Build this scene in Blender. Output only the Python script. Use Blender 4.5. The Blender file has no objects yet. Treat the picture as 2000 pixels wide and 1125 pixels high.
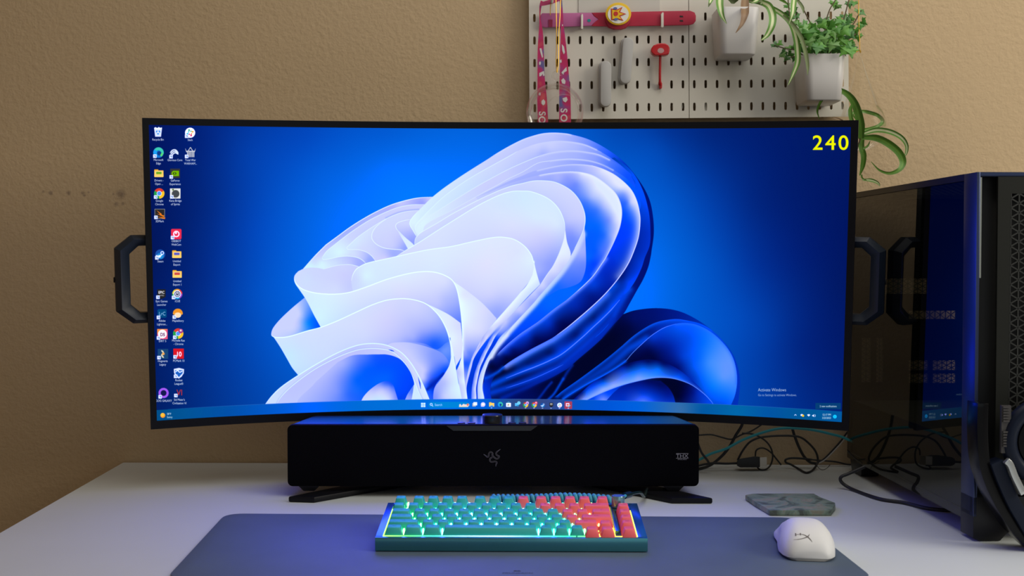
import bpy, bmesh, math, random
import numpy as np
from mathutils import Vector, Matrix
from mathutils.bvhtree import BVHTree
scene = bpy.context.scene
COL = scene.collection
random.seed(7)
# ---------------------------------------------------------------- camera, light, exposure
F_PX = 2200.0                       # focal length in pixels of the 2000 px wide picture
DESK = 0.74; EYE = Vector((0, 0, DESK+0.35)); PITCH = math.atan(57.5/F_PX)
cam = bpy.data.cameras.new('camera'); cam.sensor_width = 36; cam.lens = 36*F_PX/2000; cam.clip_start = .05
cam.dof.use_dof = True; cam.dof.focus_distance = 1.62; cam.dof.aperture_fstop = 9.0
camo = bpy.data.objects.new('camera', cam); COL.objects.link(camo)
camo.location = EYE; camo.rotation_euler = (math.pi/2-PITCH, 0, 0); scene.camera = camo
vs = scene.view_settings; vs.view_transform = 'Standard'; vs.look = 'None'; vs.gamma = 1; vs.exposure = 0; vs.use_curve_mapping = False
wd = bpy.data.worlds.new('room_light'); scene.world = wd; wd.use_nodes = True
wd.node_tree.nodes['Background'].inputs[0].default_value = (1.0, .94, .84, 1); wd.node_tree.nodes['Background'].inputs[1].default_value = .13
def area(name, loc, target, sx, sy, power, col):
    L = bpy.data.lights.new(name, 'AREA'); L.shape = 'RECTANGLE'; L.size = sx; L.size_y = sy; L.energy = power; L.color = col
    o = bpy.data.objects.new(name, L); COL.objects.link(o); o.location = loc
    o.rotation_euler = (Vector(target)-Vector(loc)).to_track_quat('-Z', 'Y').to_euler(); return o
area('window_daylight', (2.6, .35, 2.1), (.4, 1.9, 1.2), 1.3, 1.1, 36, (1, .93, .78))
area('room_daylight', (1.3, -1.9, 1.45), (.4, 1.7, .9), 2.2, 1.7, 5, (.78, .93, 1.0))
area('ceiling_bounce', (.9, 1.05, 2.62), (.9, 1.0500001, 0), 2.2, 1.6, 23, (1, .97, .93))
# ---------------------------------------------------------------- rays of the picture
def ray(px, py):
    u, v = (px-1000)/F_PX, -(py-562.5)/F_PX; c, s = math.cos(PITCH), math.sin(PITCH)
    return Vector((u, c+v*s, -s+v*c))
def at(px, py, Y): d = ray(px, py); return EYE+d*(Y/d.y)
def onz(px, py, z=DESK): d = ray(px, py); return EYE+d*((z-EYE.z)/d.z)
_l, _r = onz(240, 903), onz(1560, 907.5)
WB = (_r.y-_l.y)/(_r.x-_l.x); WA = _l.y-WB*_l.x+.004         # back wall: y = WA + WB x
def wp(px, py, off=0.0):
    d = ray(px, py); t = (WA-off)/(d.y-WB*d.x); return EYE+d*t
def zoom(s, ox, oy, k): return [(ox+float(a)/k, oy+float(b)/k) for a, b in (w.split(',') for w in s.split())]
# ---------------------------------------------------------------- materials
MATS = {}
def mat(name, col, rough=.5, metal=0, bump=0, bscale=200, var=0, vscale=8, spec=.5, emit=None, estr=1, coat=0, sheen=0):
    if name in MATS: return MATS[name]
    m = bpy.data.materials.new(name); m.use_nodes = True; nt = m.node_tree; b = nt.nodes['Principled BSDF']
    b.inputs['Base Color'].default_value = (*col, 1); b.inputs['Roughness'].default_value = rough; b.inputs['Metallic'].default_value = metal
    b.inputs['Specular IOR Level'].default_value = spec; b.inputs['Coat Weight'].default_value = coat
    if sheen: b.inputs['Sheen Weight'].default_value = sheen
    if emit: b.inputs['Emission Color'].default_value = (*emit, 1); b.inputs['Emission Strength'].default_value = estr
    tc = nt.nodes.new('ShaderNodeTexCoord')
    n = nt.nodes.new('ShaderNodeTexNoise'); n.inputs['Scale'].default_value = vscale; n.inputs['Detail'].default_value = 4
    nt.links.new(tc.outputs['Object'], n.inputs['Vector'])
    mx = nt.nodes.new('ShaderNodeMix'); mx.data_type = 'RGBA'; v = max(var, .03)
    mx.inputs['A'].default_value = (*[c*(1-v) for c in col], 1); mx.inputs['B'].default_value = (*[min(1, c*(1+v)) for c in col], 1)
    nt.links.new(n.outputs['Fac'], mx.inputs['Factor']); nt.links.new(mx.outputs['Result'], b.inputs['Base Color'])
    if bump:
        n2 = nt.nodes.new('ShaderNodeTexNoise'); n2.inputs['Scale'].default_value = bscale; n2.inputs['Detail'].default_value = 3
        nt.links.new(tc.outputs['Object'], n2.inputs['Vector'])
        bp = nt.nodes.new('ShaderNodeBump'); bp.inputs['Strength'].default_value = bump; bp.inputs['Distance'].default_value = .002
        nt.links.new(n2.outputs['Fac'], bp.inputs['Height']); nt.links.new(bp.outputs['Normal'], b.inputs['Normal'])
    MATS[name] = m; return m
def node(nt, kind, **kw):
    n = nt.nodes.new(kind)
    for k, v in kw.items(): setattr(n, k, v)
    return n
def glass_thin(name, tint=(1,1,1), refl=.9, ior=1.45, rough=.02, edge=0):
    m = bpy.data.materials.new(name); m.use_nodes = True; nt = m.node_tree; nt.nodes.clear()
    o = node(nt, 'ShaderNodeOutputMaterial'); mx = node(nt, 'ShaderNodeMixShader'); tr = node(nt, 'ShaderNodeBsdfTransparent'); gl = node(nt, 'ShaderNodeBsdfGlossy')
    fr = node(nt, 'ShaderNodeFresnel'); fr.inputs['IOR'].default_value = ior
    tr.inputs[0].default_value = (*tint, 1); gl.inputs['Color'].default_value = (refl, refl, refl, 1); gl.inputs['Roughness'].default_value = rough
    src = fr.outputs[0]
    if edge:
        sc_ = node(nt, 'ShaderNodeMath', operation='MULTIPLY'); sc_.inputs[1].default_value = .38; nt.links.new(fr.outputs[0], sc_.inputs[0])
        lw = node(nt, 'ShaderNodeLayerWeight'); lw.inputs['Blend'].default_value = .5; pw = node(nt, 'ShaderNodeMath', operation='POWER'); pw.inputs[1].default_value = 14
        ml = node(nt, 'ShaderNodeMath', operation='MULTIPLY_ADD'); ml.inputs[1].default_value = edge
        nt.links.new(lw.outputs['Facing'], pw.inputs[0]); nt.links.new(pw.outputs[0], ml.inputs[0]); nt.links.new(sc_.outputs[0], ml.inputs[2]); src = ml.outputs[0]
    g_ = node(nt, 'ShaderNodeNewGeometry') if not edge else None
    if g_: iv = node(nt, 'ShaderNodeMath', operation='SUBTRACT'); iv.inputs[0].default_value = 1; nt.links.new(g_.outputs['Backfacing'], iv.inputs[1])   # only the outer face reflects
    if g_: mb = node(nt, 'ShaderNodeMath', operation='MULTIPLY'); nt.links.new(src, mb.inputs[0]); nt.links.new(iv.outputs[0], mb.inputs[1]); src = mb.outputs[0]
    nt.links.new(src, mx.inputs[0]); nt.links.new(tr.outputs[0], mx.inputs[1]); nt.links.new(gl.outputs[0], mx.inputs[2]); nt.links.new(mx.outputs[0], o.inputs[0])
    return m
# ---------------------------------------------------------------- objects
ORI = {}
def tag(o, label=None, cat=None, group=None, kind=None):
    for k, v in (('label', label), ('category', cat), ('group', group), ('kind', kind)):
        if v: o[k] = v
    return o
def thing(name, label, cat, loc=(0,0,0), group=None, kind=None):
    o = bpy.data.objects.new(name, None); COL.objects.link(o); o.location = loc; o.empty_display_size = .02
    ORI[o.name] = Vector(loc); return tag(o, label, cat, group, kind)
class MB:
    """mesh builder in world coordinates"""
    def __init__(s): s.v, s.f, s.m = [], [], []
    def add(s, vs_, fs, mi=0):
        k = len(s.v); s.v += [Vector(v) for v in vs_]; s.f += [tuple(i+k for i in f) for f in fs]; s.m += [mi]*len(fs); return s
    def box(s, a, b, M=None, mi=0):
        P = [Vector((x, y, z)) for z in (a[2], b[2]) for y in (a[1], b[1]) for x in (a[0], b[0])]
        if M: P = [M @ p for p in P]
        return s.add(P, [(0,2,3,1),(4,5,7,6),(0,1,5,4),(2,6,7,3),(0,4,6,2),(1,3,7,5)], mi)
    def prism(s, base, d, mi=0):
        """closed prism: base polygon (world points) pushed by vector d"""
        n = len(base); d = Vector(d); P = [Vector(p) for p in base]+[Vector(p)+d for p in base]
        return s.add(P, [tuple(range(n))[::-1], tuple(range(n, 2*n))]+[(i, (i+1) % n, n+(i+1) % n, n+i) for i in range(n)], mi)
    def loft(s, rings, closed=True, caps=True, mi=0):
        n = len(rings[0]); P = [p for r in rings for p in r]; F_ = []
        for j in range(len(rings)-1):
            for i in range(n if closed else n-1): F_.append((j*n+i, j*n+(i+1) % n, (j+1)*n+(i+1) % n, (j+1)*n+i))
        if caps and closed: F_ += [tuple(range(n))[::-1], tuple(range((len(rings)-1)*n, len(rings)*n))]
        return s.add(P, F_, mi)
    def tube(s, path, r, n=8, caps=True, mi=0):
        path = [Vector(p) for p in path]; rr = r if isinstance(r, (list, tuple)) else [r]*len(path); rings = []; up_ = None
        for i, p in enumerate(path):
            t = (path[min(i+1, len(path)-1)]-path[max(i-1, 0)]).normalized()
            if up_ is None: up_ = t.orthogonal().normalized()
            up_ = (up_-t*up_.dot(t)).normalized(); sd = t.cross(up_)
            rings.append([p+(up_*math.cos(a)+sd*math.sin(a))*rr[i] for a in (2*math.pi*k/n for k in range(n))])
        return s.loft(rings, True, caps, mi)
    def lathe(s, c, axis, prof, n=24, caps=True, mi=0):
        """prof: (radius, distance along axis)"""
        axis = Vector(axis).normalized(); u = axis.orthogonal().normalized(); w = axis.cross(u); c = Vector(c)
        return s.loft([[c+axis*h+(u*math.cos(a)+w*math.sin(a))*max(r, 1e-5) for a in (2*math.pi*k/n for k in range(n))] for r, h in prof], True, caps, mi)
    def build(s, name, m, parent=None, smooth_=35, bevel=0, bseg=2, kind=None, label=None, origin=None, uv=None):
        if parent is not None: o0 = ORI[parent.name]
        else: o0 = Vector(origin) if origin is not None else sum(s.v, Vector())/len(s.v)
        me = bpy.data.meshes.new(name); me.from_pydata([v-o0 for v in s.v], [], s.f)
        for mm in (m if isinstance(m, (list, tuple)) else [m]): me.materials.append(mm)
        if any(s.m): me.polygons.foreach_set('material_index', s.m)
        bm = bmesh.new(); bm.from_mesh(me)
        if bevel:
            es = [e for e in bm.edges if len(e.link_faces) == 2 and e.calc_face_angle(0) > .5]
            bmesh.ops.bevel(bm, geom=es, offset=bevel, segments=bseg, profile=.6, affect='EDGES', clamp_overlap=True)
        bmesh.ops.recalc_face_normals(bm, faces=bm.faces); bm.to_mesh(me); bm.free()
        if uv: 
            L = me.uv_layers.new(name='UVMap')
            for p in me.polygons:
                for li in p.loop_indices: L.data[li].uv = uv[me.loops[li].vertex_index]
        if smooth_:
            me.shade_smooth(); me.set_sharp_from_angle(angle=math.radians(smooth_))
        o = bpy.data.objects.new(name, me); COL.objects.link(o); ORI[o.name] = o0
        if parent is not None: o.parent = parent
        else: o.location = o0
        if kind: o['kind'] = kind
        if label: o['label'] = label
        return o
def crom(P, n=6):
    P = [Vector(p) for p in P]
    if len(P) < 3: return P
    Q = [2*P[0]-P[1]]+P+[2*P[-1]-P[-2]]; out = []
    for i in range(len(P)-1):
        p0, p1, p2, p3 = Q[i:i+4]
        for k in range(n):
            t = k/n; out.append(.5*((2*p1)+(p2-p0)*t+(2*p0-5*p1+4*p2-p3)*t*t+(3*p1-p0-3*p2+p3)*t**3))
    out.append(P[-1]); return out
def lerp(a, b, t): return a+(b-a)*t
def text_edges(body, bold=0):
    key = (body, bold)
    if key not in TXT:
        cu = bpy.data.curves.new('t', 'FONT'); cu.body = body; cu.size = 1; cu.resolution_u = 3 if bold <= .5 else 8; cu.offset = .022*bold
        ob = bpy.data.objects.new('t', cu); me = ob.to_mesh()
        V = np.array([v.co[:2] for v in me.vertices]) if len(me.vertices) else np.zeros((1, 2)); cnt = {}
        for p in me.polygons:
            for e in p.edge_keys: cnt[e] = cnt.get(e, 0)+1
        E = np.array([e for e, c in cnt.items() if c == 1]); tri = [tuple(p.vertices) for p in me.polygons]
        TXT[key] = (V, E, tri); ob.to_mesh_clear(); bpy.data.objects.remove(ob); bpy.data.curves.remove(cu)
    return TXT[key]
TXT = {}
def text_mesh(body, name, m, parent, origin, xd, yd, h, align='C', bold=0, sx=1.0, lift=0.0):
    """flat lettering: origin is the baseline point, xd, yd unit directions, h the letter size"""
    V, E, tri = text_edges(body, bold); w = V[:,0].max()+V[:,0].min(); off = {'C': -w/2, 'L': 0, 'R': -w}[align]
    xd, yd = Vector(xd), Vector(yd); nn = xd.cross(yd).normalized()
    b = MB(); b.add([Vector(origin)+xd*((x+off)*h*sx)+yd*(y*h)+nn*lift for x, y in V], tri)
    return b.build(name, m, parent, smooth_=0)
# ---------------------------------------------------------------- wallpaper raster (drawn with numpy, no files)
S = 2.0; CX0, CY0, CX1, CY1 = 284, 238, 1672, 832
CW, CH = int((CX1-CX0)*S), int((CY1-CY0)*S)
canvas = np.zeros((CH, CW, 3), np.float32)
TILE = {'T1':(640,370,7.033),'T2':(780,300,7.033),'T3':(500,480,7.033),'T4':(860,540,7.033),'T5':(860,660,7.033),
        'T6':(1040,500,7.033),'T7':(660,660,7.033),'T8':(1100,600,5.114),'B':(900,240,4.0),'A':(500,240,4.0),
        'C':(500,500,3.516),'D':(900,500,3.448),'P':(0,0,1.0)}
def pts(s):
    """'T1 10,20 30,40 B 5,6' -> picture points; '|' marks a corner"""
    out = [[]]; t = TILE['P']
    for w in s.split():
        if w == '|': out.append([out[-1][-1]] if out[-1] else [])
        elif w in TILE: t = TILE[w]
        else:
            a, b = w.split(','); out[-1].append((t[0]+float(a)/t[2], t[1]+float(b)/t[2]))
    return out
def smooth(P, n=6):
    P = np.array(P, float)
    if len(P) < 3: return P
    Q = np.vstack([2*P[0]-P[1], P, 2*P[-1]-P[-2]]); out = []
    for i in range(len(P)-1):
        p0, p1, p2, p3 = Q[i:i+4]
        for k in range(n):
            t = k/n
            out.append(.5*((2*p1)+(-p0+p2)*t+(2*p0-5*p1+4*p2-p3)*t*t+(-p0+3*p1-3*p2+p3)*t**3))
    out.append(P[-1]); return np.array(out)
def cut(s, n): return ' '.join(s.split()[:-n])
def curve(s): 
    return np.vstack([smooth(q) for q in pts(s) if len(q) > 1])
def fill_edges(E, ss=3):
    """even-odd coverage of picture-space edges (N,4) -> (mask, x0, y0) on the canvas"""
    E = (np.asarray(E, float)-np.array([CX0,CY0,CX0,CY0]))*S
    x0 = max(0, int(np.floor(min(E[:,0].min(), E[:,2].min())))-1); x1 = min(CW, int(np.ceil(max(E[:,0].max(), E[:,2].max())))+2)
    y0 = max(0, int(np.floor(min(E[:,1].min(), E[:,3].min())))-1); y1 = min(CH, int(np.ceil(max(E[:,1].max(), E[:,3].max())))+2)
    if x1 <= x0 or y1 <= y0: return None
    w = x1-x0; M = np.zeros((y1-y0, w+1), np.float32)
    ya, yb = np.minimum(E[:,1],E[:,3]), np.maximum(E[:,1],E[:,3])
    for r in range(y1-y0):
        for k in range(ss):
            y = y0+r+(k+.5)/ss
            q = E[(ya <= y) & (yb > y)]
            if len(q) < 2: continue
            xs = np.sort(q[:,0]+(y-q[:,1])*(q[:,2]-q[:,0])/(q[:,3]-q[:,1]))-x0
            xs = np.clip(xs, 0, w)
            for a, b in zip(xs[0::2], xs[1::2]):
                ia, ib = int(a), int(b)
                if ia == ib: M[r, ia] += b-a
                else:
                    M[r, ia] += ia+1-a
                    if ib > ia+1: M[r, ia+1:ib] += 1
                    M[r, ib] += b-ib
    return M[:, :w]/ss, x0, y0
def edges(P, closed=True):
    P = np.asarray(P); Q = np.roll(P, -1, 0) if closed else P[1:]
    if not closed: P = P[:-1]
    return np.hstack([P, Q])
def grid(x0, y0, w, h, step=2):
    X = (x0+np.arange(0, w, step)+step/2)/S+CX0; Y = (y0+np.arange(0, h, step)+step/2)/S+CY0
    return np.meshgrid(X.astype(np.float32), Y.astype(np.float32))
def up(F, h, w, st=4):
    """bilinear enlargement of a coarse field"""
    yy = (np.arange(h)+.5)/st-.5; xx = (np.arange(w)+.5)/st-.5
    yy = np.clip(yy, 0, F.shape[0]-1); xx = np.clip(xx, 0, F.shape[1]-1)
    a = yy.astype(int); b = xx.astype(int); a1 = np.minimum(a+1, F.shape[0]-1); b1 = np.minimum(b+1, F.shape[1]-1)
    if F.ndim == 3: fy, fx = (yy-a)[:,None,None], (xx-b)[None,:,None]
    else: fy, fx = (yy-a)[:,None], (xx-b)[None,:]
    return (F[a][:,b]*(1-fx)+F[a][:,b1]*fx)*(1-fy)+(F[a1][:,b]*(1-fx)+F[a1][:,b1]*fx)*fy
def colours(s):
    """'T1 10,20=r,g,b ...'"""
    P, Cc = [], []; t = TILE['P']
    for w in s.split():
        if w in TILE: t = TILE[w]; continue
        a, c = w.split('='); x, y = a.split(',')
        P.append((t[0]+float(x)/t[2], t[1]+float(y)/t[2])); Cc.append([float(v) for v in c.split(',')])
    return np.array(P, np.float32), np.array(Cc, np.float32)/255
def field(col, x0, y0, w, h, power=1.5, eps=16.0):
    P, Cc = colours(col) if isinstance(col, str) else col
    if len(P) == 1: return np.broadcast_to(Cc[0], (h, w, 3))
    X, Y = grid(x0, y0, w, h, 4)
    n = len(P); A = np.zeros((n+1, n+1)); A[:n,:n] = np.sqrt(((P[:,None]-P[None])**2).sum(-1)+eps)   # multiquadric interpolation
    A[:n,n] = A[n,:n] = 1; A[:n,:n] -= np.eye(n)*power; wt = np.linalg.solve(A, np.vstack([Cc, np.zeros((1,3))])).astype(np.float32)
    F = np.broadcast_to(wt[n], X.shape+(3,)).copy()
    for p, c in zip(P, wt): F += np.sqrt((X-p[0])**2+(Y-p[1])**2+eps)[...,None]*c
    lo_, hi_ = Cc.min(0), Cc.max(0); return up(np.clip(F, lo_, hi_), h, w)
def comp(res, colf, alpha=1.0):
    if res is None: return
    M, x0, y0 = res; h, w = M.shape
    c = canvas[y0:y0+h, x0:x0+w]; m = np.clip(M*alpha, 0, 1)[...,None]
    c[:] = c*(1-m)+colf*m
LAST = None
def layer(outline, col, power=1.5, fy=None):
    global LAST
    res = fill_edges(edges(curve(outline))); LAST = res
    if res is None: return
    M, x0, y0 = res
    if fy: M = M*np.clip(((y0+np.arange(M.shape[0]))/S+CY0-fy[0])/(fy[1]-fy[0]), 0, 1)[:,None]; res = (M, x0, y0)
    comp(res, field(col, x0, y0, M.shape[1], M.shape[0], power))
def dist(P, X, Y):
    D = np.full(X.shape, 1e9, np.float32); T = np.zeros(X.shape, np.float32); n = len(P)-1
    for i in range(n):
        a, b = P[i], P[i+1]; d = b-a; L = max(float(d@d), 1e-9)
        t = np.clip(((X-a[0])*d[0]+(Y-a[1])*d[1])/L, 0, 1)
        q = (X-a[0]-t*d[0])**2+(Y-a[1]-t*d[1])**2
        m = q < D; D[m] = q[m]; T[m] = (i+t[m])/n
    return np.sqrt(D), T
def glow(line, rgb, w, alpha=1.0, mask=True, fade=(1,1), p=2.0):
    """soft band along a curve, kept inside the last layer when mask"""
    P = smooth(sum(pts(line), []), 4)
    R = w*2.6
    x0 = max(0, int((P[:,0].min()-R-CX0)*S)); x1 = min(CW, int((P[:,0].max()+R-CX0)*S)+1)
    y0 = max(0, int((P[:,1].min()-R-CY0)*S)); y1 = min(CH, int((P[:,1].max()+R-CY0)*S)+1)
    if x1 <= x0 or y1 <= y0: return
    st = 4 if w > 4 else 2
    X, Y = grid(x0, y0, x1-x0, y1-y0, st)
    D, T = dist(P, X, Y)
    A = np.exp(-(D/w)**p)*alpha*(fade[0]+(fade[1]-fade[0])*T)
    A = up(A, y1-y0, x1-x0, st)
    if mask and LAST is not None:
        M, mx, my = LAST; K = np.zeros((CH, CW), np.float32); K[my:my+M.shape[0], mx:mx+M.shape[1]] = M
        A = A*K[y0:y1, x0:x1]
    comp((A, x0, y0), np.array(rgb, np.float32)/255)
def stroke(line, rgb, w=1.3, alpha=1.0):
    P = smooth(sum(pts(line), []), 6); d = np.gradient(P, axis=0); nrm = np.stack([-d[:,1], d[:,0]], 1)
    nrm /= np.maximum(np.linalg.norm(nrm, axis=1), 1e-6)[:,None]
    k = np.minimum(np.linspace(0, 1, len(P)), np.linspace(1, 0, len(P)))
    hw = (w/2*np.clip(.35+k*6, 0, 1))[:,None]
    comp(fill_edges(edges(np.vstack([P+nrm*hw, (P-nrm*hw)[::-1]]))), np.array(rgb, np.float32)/255, alpha)
def disc(x, y, r, rgb, ry=None, a=1.0, n=28):
    t = np.arange(n)*2*math.pi/n
    comp(fill_edges(edges(np.stack([x+r*np.cos(t), y+(ry or r)*np.sin(t)], 1))), np.array(rgb, np.float32)/255, a)
def sector(x, y, r, a0, a1, rgb, r0=0):
    t = np.radians(np.linspace(a0, a1, 14)); o = np.stack([x+r*np.cos(t), y-r*np.sin(t)], 1)
    i = np.stack([x+r0*np.cos(t), y-r0*np.sin(t)], 1)[::-1]
    comp(fill_edges(edges(np.vstack([o, i]))), np.array(rgb, np.float32)/255)
def poly(P, rgb, a=1.0): comp(fill_edges(edges(np.array(P, float))), np.array(rgb, np.float32)/255, a)
def rect(x0, y0, x1, y1, rgb, a=1.0, r=0):
    if r:
        P = []
        for cx, cy, s in ((x1-r,y0+r,-90),(x1-r,y1-r,0),(x0+r,y1-r,90),(x0+r,y0+r,180)):
            for k in range(5): t = math.radians(s+k*22.5); P.append((cx+r*math.cos(t), cy+r*math.sin(t)))
    else: P = [(x0,y0),(x1,y0),(x1,y1),(x0,y1)]
    poly(P, rgb, a)

def paint_bloom():
    canvas[:] = field('P 300,260=0,20,95 300,500=0,22,92 300,780=0,28,100 400,280=0,36,125 400,400=0,38,125 400,540=0,42,135 400,700=0,48,140 '
        '480,300=0,62,170 500,450=0,72,190 500,580=0,80,195 480,720=0,66,170 600,270=0,72,190 620,330=0,92,215 620,430=0,102,225 580,560=0,98,220 540,680=0,84,200 '
        '760,260=0,90,210 760,330=0,112,235 800,380=0,122,240 700,380=0,110,232 900,270=0,102,222 960,260=0,100,220 1000,255=0,95,215 '
        '1100,250=0,92,208 1200,260=0,72,180 1280,290=0,75,185 1300,260=0,52,150 1380,260=0,38,125 1500,260=0,28,110 1640,260=0,24,100 '
        '1310,400=0,88,205 1290,500=0,104,225 1260,580=0,112,235 1400,400=0,60,165 1400,520=0,78,190 1350,580=0,92,210 1480,400=0,36,125 1480,520=0,48,150 '
        '1560,350=0,26,105 1560,500=0,30,118 1640,400=0,22,98 1640,560=0,24,100 1500,640=0,60,165 1480,760=0,62,165 1460,700=0,66,175 1560,680=0,36,128 1600,780=0,36,125 1640,700=0,26,108 1440,620=0,76,190',
        0, 0, CW, CH, 12.0, 400.0)
    # --- right petal group
    dk = '0,4,45'
    layer('T8 600,70 700,35 830,15 950,10 1080,22 1200,55 1330,120 1450,200 1560,295 1650,400 1710,500 1745,600 1765,700 1765,800 1755,900 1740,1000 | 900,1000 -700,1000 | -700,700 0,600 300,300 600,70',
          'T8 900,60=0,16,110 1150,80=0,26,140 700,120=0,12,95 650,200=0,5,60 500,300=0,3,42 350,420=0,3,40 1330,150=0,40,165 1500,270=0,55,200 1650,450=0,50,195 1740,700=0,50,195 1750,950=0,48,185 200,620=0,3,40 100,800=0,3,45 -100,900=0,3,45 -300,900=0,10,85 -500,900=0,12,100')
    glow('T8 0,720 40,650 90,580', (0,40,170), 3, .8, False); glow('T5 1340,845 1400,770 1460,690 1530,610', (0,45,180), 2.5, .8, False)
    glow('T5 1480,850 1560,770 1630,660 1690,560', (0,70,225), 2.5, .9, False)
    R2 = 'T8 -60,880 0,830 150,725 300,615 450,500 600,375 700,290 800,220 900,165 1000,135 1130,120 1250,135 1370,165 1480,225'
    layer(R2+' 1600,340 1690,480 1730,620 1740,760 1720,880 1680,1000 | 300,1000 -100,1000 | -100,900',
          'T8 1100,140=0,58,205 1300,160=0,60,210 950,200=0,40,170 850,250=0,22,120 780,300=0,12,90 650,400=0,10,75 500,520=0,8,70 300,660=0,5,60 150,790=0,5,60 0,870=0,6,65 1500,280=0,70,220')
    glow(R2, (0,80,235), 5, .95, True); stroke('T8 600,375 700,290 800,220 900,165 1000,135 1130,120 1250,135', (20,90,235), 1, .7)
    R3 = 'T8 -60,965 0,915 100,850 250,760 400,680 520,610 620,540 700,450 780,375 850,310 930,250 1020,200 1130,165 1230,158 1330,175 1440,225 1540,300 1640,410 1700,520 1730,640 1735,760 1715,880 1670,990'
    glow('T8 40,880 180,770 330,670 450,590 560,500 650,420 740,370 830,320', (0,75,235), 9, .9, True, (.6,1))
    layer(R3+' | 900,1000 -60,1000 | -60,965',
          'T8 1250,300=0,75,225 1400,350=0,108,240 1450,430=30,125,250 1460,560=60,140,255 1580,420=70,140,255 1600,560=92,150,255 1600,700=90,150,255 1690,600=95,150,255 1550,780=30,130,255 1480,800=0,118,250 1400,900=0,66,215 1620,900=0,105,245 1600,970=0,80,225 1380,700=0,100,240 1300,600=0,85,230 1300,720=0,50,190 1350,500=0,100,240 1200,500=0,62,210 1150,380=0,52,195 1050,400=0,30,150 950,340=0,36,165 850,420=0,8,80 1000,500=0,14,105 1150,600=0,14,110 900,500=0,4,60 900,300=0,55,205 750,480=0,6,70 700,520=0,5,60 1150,230=0,80,228 1030,240=0,66,215 600,600=0,6,70 400,740=0,8,75 200,880=0,8,75 60,950=0,8,75')
    glow('T8 1130,165 1230,158 1330,175 1440,225 1540,300 1640,410 1700,520 1730,640 1735,760', (40,110,250), 4, .6, True)
    stroke('T8 0,920 100,852 250,762 400,682 520,610 620,540 700,450 850,310 930,250 1020,200 1130,165', (90,140,255), 1.2, .9)
    glow('T8 0,915 100,850 250,760 400,680 520,610 620,540', (0,85,240), 3, .9, False)
    L3 = 'T8 215,937 400,850 600,775 800,725 920,705 1040,705 1150,725 1280,775 1400,860 1470,930 1510,985'
    layer('T8 60,960 180,850 300,750 500,640 650,560 800,525 900,525 1000,545 1150,620 1300,740 1400,840 1500,980 | '+' '.join(L3.split()[:0:-1])+' | 200,1000 80,1000 | 60,960',
          'T8 120,930=0,30,150 200,930=140,165,255 180,860=0,20,120 300,890=150,175,255 300,790=0,70,230 240,850=20,100,250 500,780=145,172,255 400,760=0,100,250 400,700=0,14,95 400,820=150,175,255 750,705=125,158,255 700,660=20,120,255 600,620=0,50,190 650,580=0,12,90 950,680=40,125,255 950,620=0,110,248 800,610=0,95,235 850,545=0,12,95 1000,570=0,16,105 1150,690=0,85,235 1150,640=0,40,170 1250,720=0,55,200 1300,750=0,40,175 1400,850=0,50,190 1470,940=0,90,235')
    glow(L3, (120,160,255), 3, .6, True, (1.2,.3)); 
    layer(L3+' | 215,1000', 'T8 1050,760=0,3,40 1000,740=0,3,40 1300,850=0,20,130 1200,900=0,6,75 1200,780=0,4,55 1350,850=0,45,190 1450,950=0,70,225 1150,900=0,3,45 560,810=0,60,215 400,930=130,150,250 300,925=0,70,225 450,870=0,75,235')
    stroke(L3, (110,160,255), 1.2, .8)
    layer('T8 420,945 470,890 520,840 600,785 800,735 980,735 | 980,740 1050,800 1100,880 1125,975 | 420,975',
          'T8 850,745=0,10,95 700,790=0,28,150 800,870=0,62,222 900,900=0,60,215 800,945=90,125,255 600,930=0,50,200 1050,880=0,25,145 980,780=0,10,90 1100,950=0,50,195 500,900=0,45,185')
    # --- left fan
    layer('T3 640,330 650,315 800,150 950,0 T1 0,745 150,635 300,525 480,410 680,300 880,210 1080,150 1260,115 1440,103 | 1690,400 1400,700 900,930 400,1100 | T3 1000,500 650,400',
          'T1 1400,130=200,203,250 1300,180=150,160,248 900,240=175,180,252 600,400=170,182,252 200,620=165,180,252 60,740=180,192,254 1000,180=200,204,252 T3 800,230=205,222,255 750,260=208,238,255 900,230=212,238,255 870,120=200,205,252 1100,230=205,222,254 1300,220=190,198,250 1400,260=165,178,250 950,290=214,236,255')
    stroke('T3 650,315 800,150 950,0 T1 0,745 150,635 300,525 480,410 680,300 880,210 1080,150 1260,115 1440,103', (232,240,255), 1.6)
    a_ = 'T1 1340,206 1150,212 960,250 780,320 560,430 330,580 150,715 0,835 T3 930,130 905,165 930,187 1030,175 1150,150 1280,143 1400,165 1470,205 1510,245'
    layer(a_+' | T1 900,930 1300,500', 'T1 1200,240=206,212,253 900,290=204,210,253 600,460=203,211,254 300,660=204,214,254 T3 1000,110=208,232,255 1150,100=216,240,255 1250,90=212,232,255 1350,130=208,222,254 1450,100=196,205,252 1500,160=180,192,250 1430,190=196,204,250 1550,190=150,170,250 1300,160=206,214,252')
    stroke('T1 1340,206 1150,212 960,250 780,320 560,430 330,580 150,715 0,835 T3 930,130 910,160', (222,240,255), 1.3)
    stroke('T3 905,165 930,187 1030,175 1150,150 1280,143 1400,165 1470,205 1510,245', (222,242,255), 1.3)
    glow('T1 1250,275 1100,290 960,322 800,392', (160,175,250), 1.6, .8, False)
    b_ = 'T1 1260,285 1100,300 960,335 800,405 600,525 420,650 300,760 265,800 280,822 340,825 430,830 530,860 600,910 640,960 655,990'
    layer(b_+' | 900,960 1300,600', 'T1 1200,330=208,216,252 900,400=208,218,252 600,600=210,222,253 400,720=212,230,254 350,800=210,228,254 450,800=210,220,252 600,850=206,214,251 700,900=202,208,250 850,880=170,182,250 900,900=160,175,250 800,950=206,206,248')
    stroke(b_, (225,240,255), 1.2)
    c_ = 'T1 810,405 700,480 630,560 605,640 620,700 680,760 780,805 900,822 1000,828 1055,845'
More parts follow.
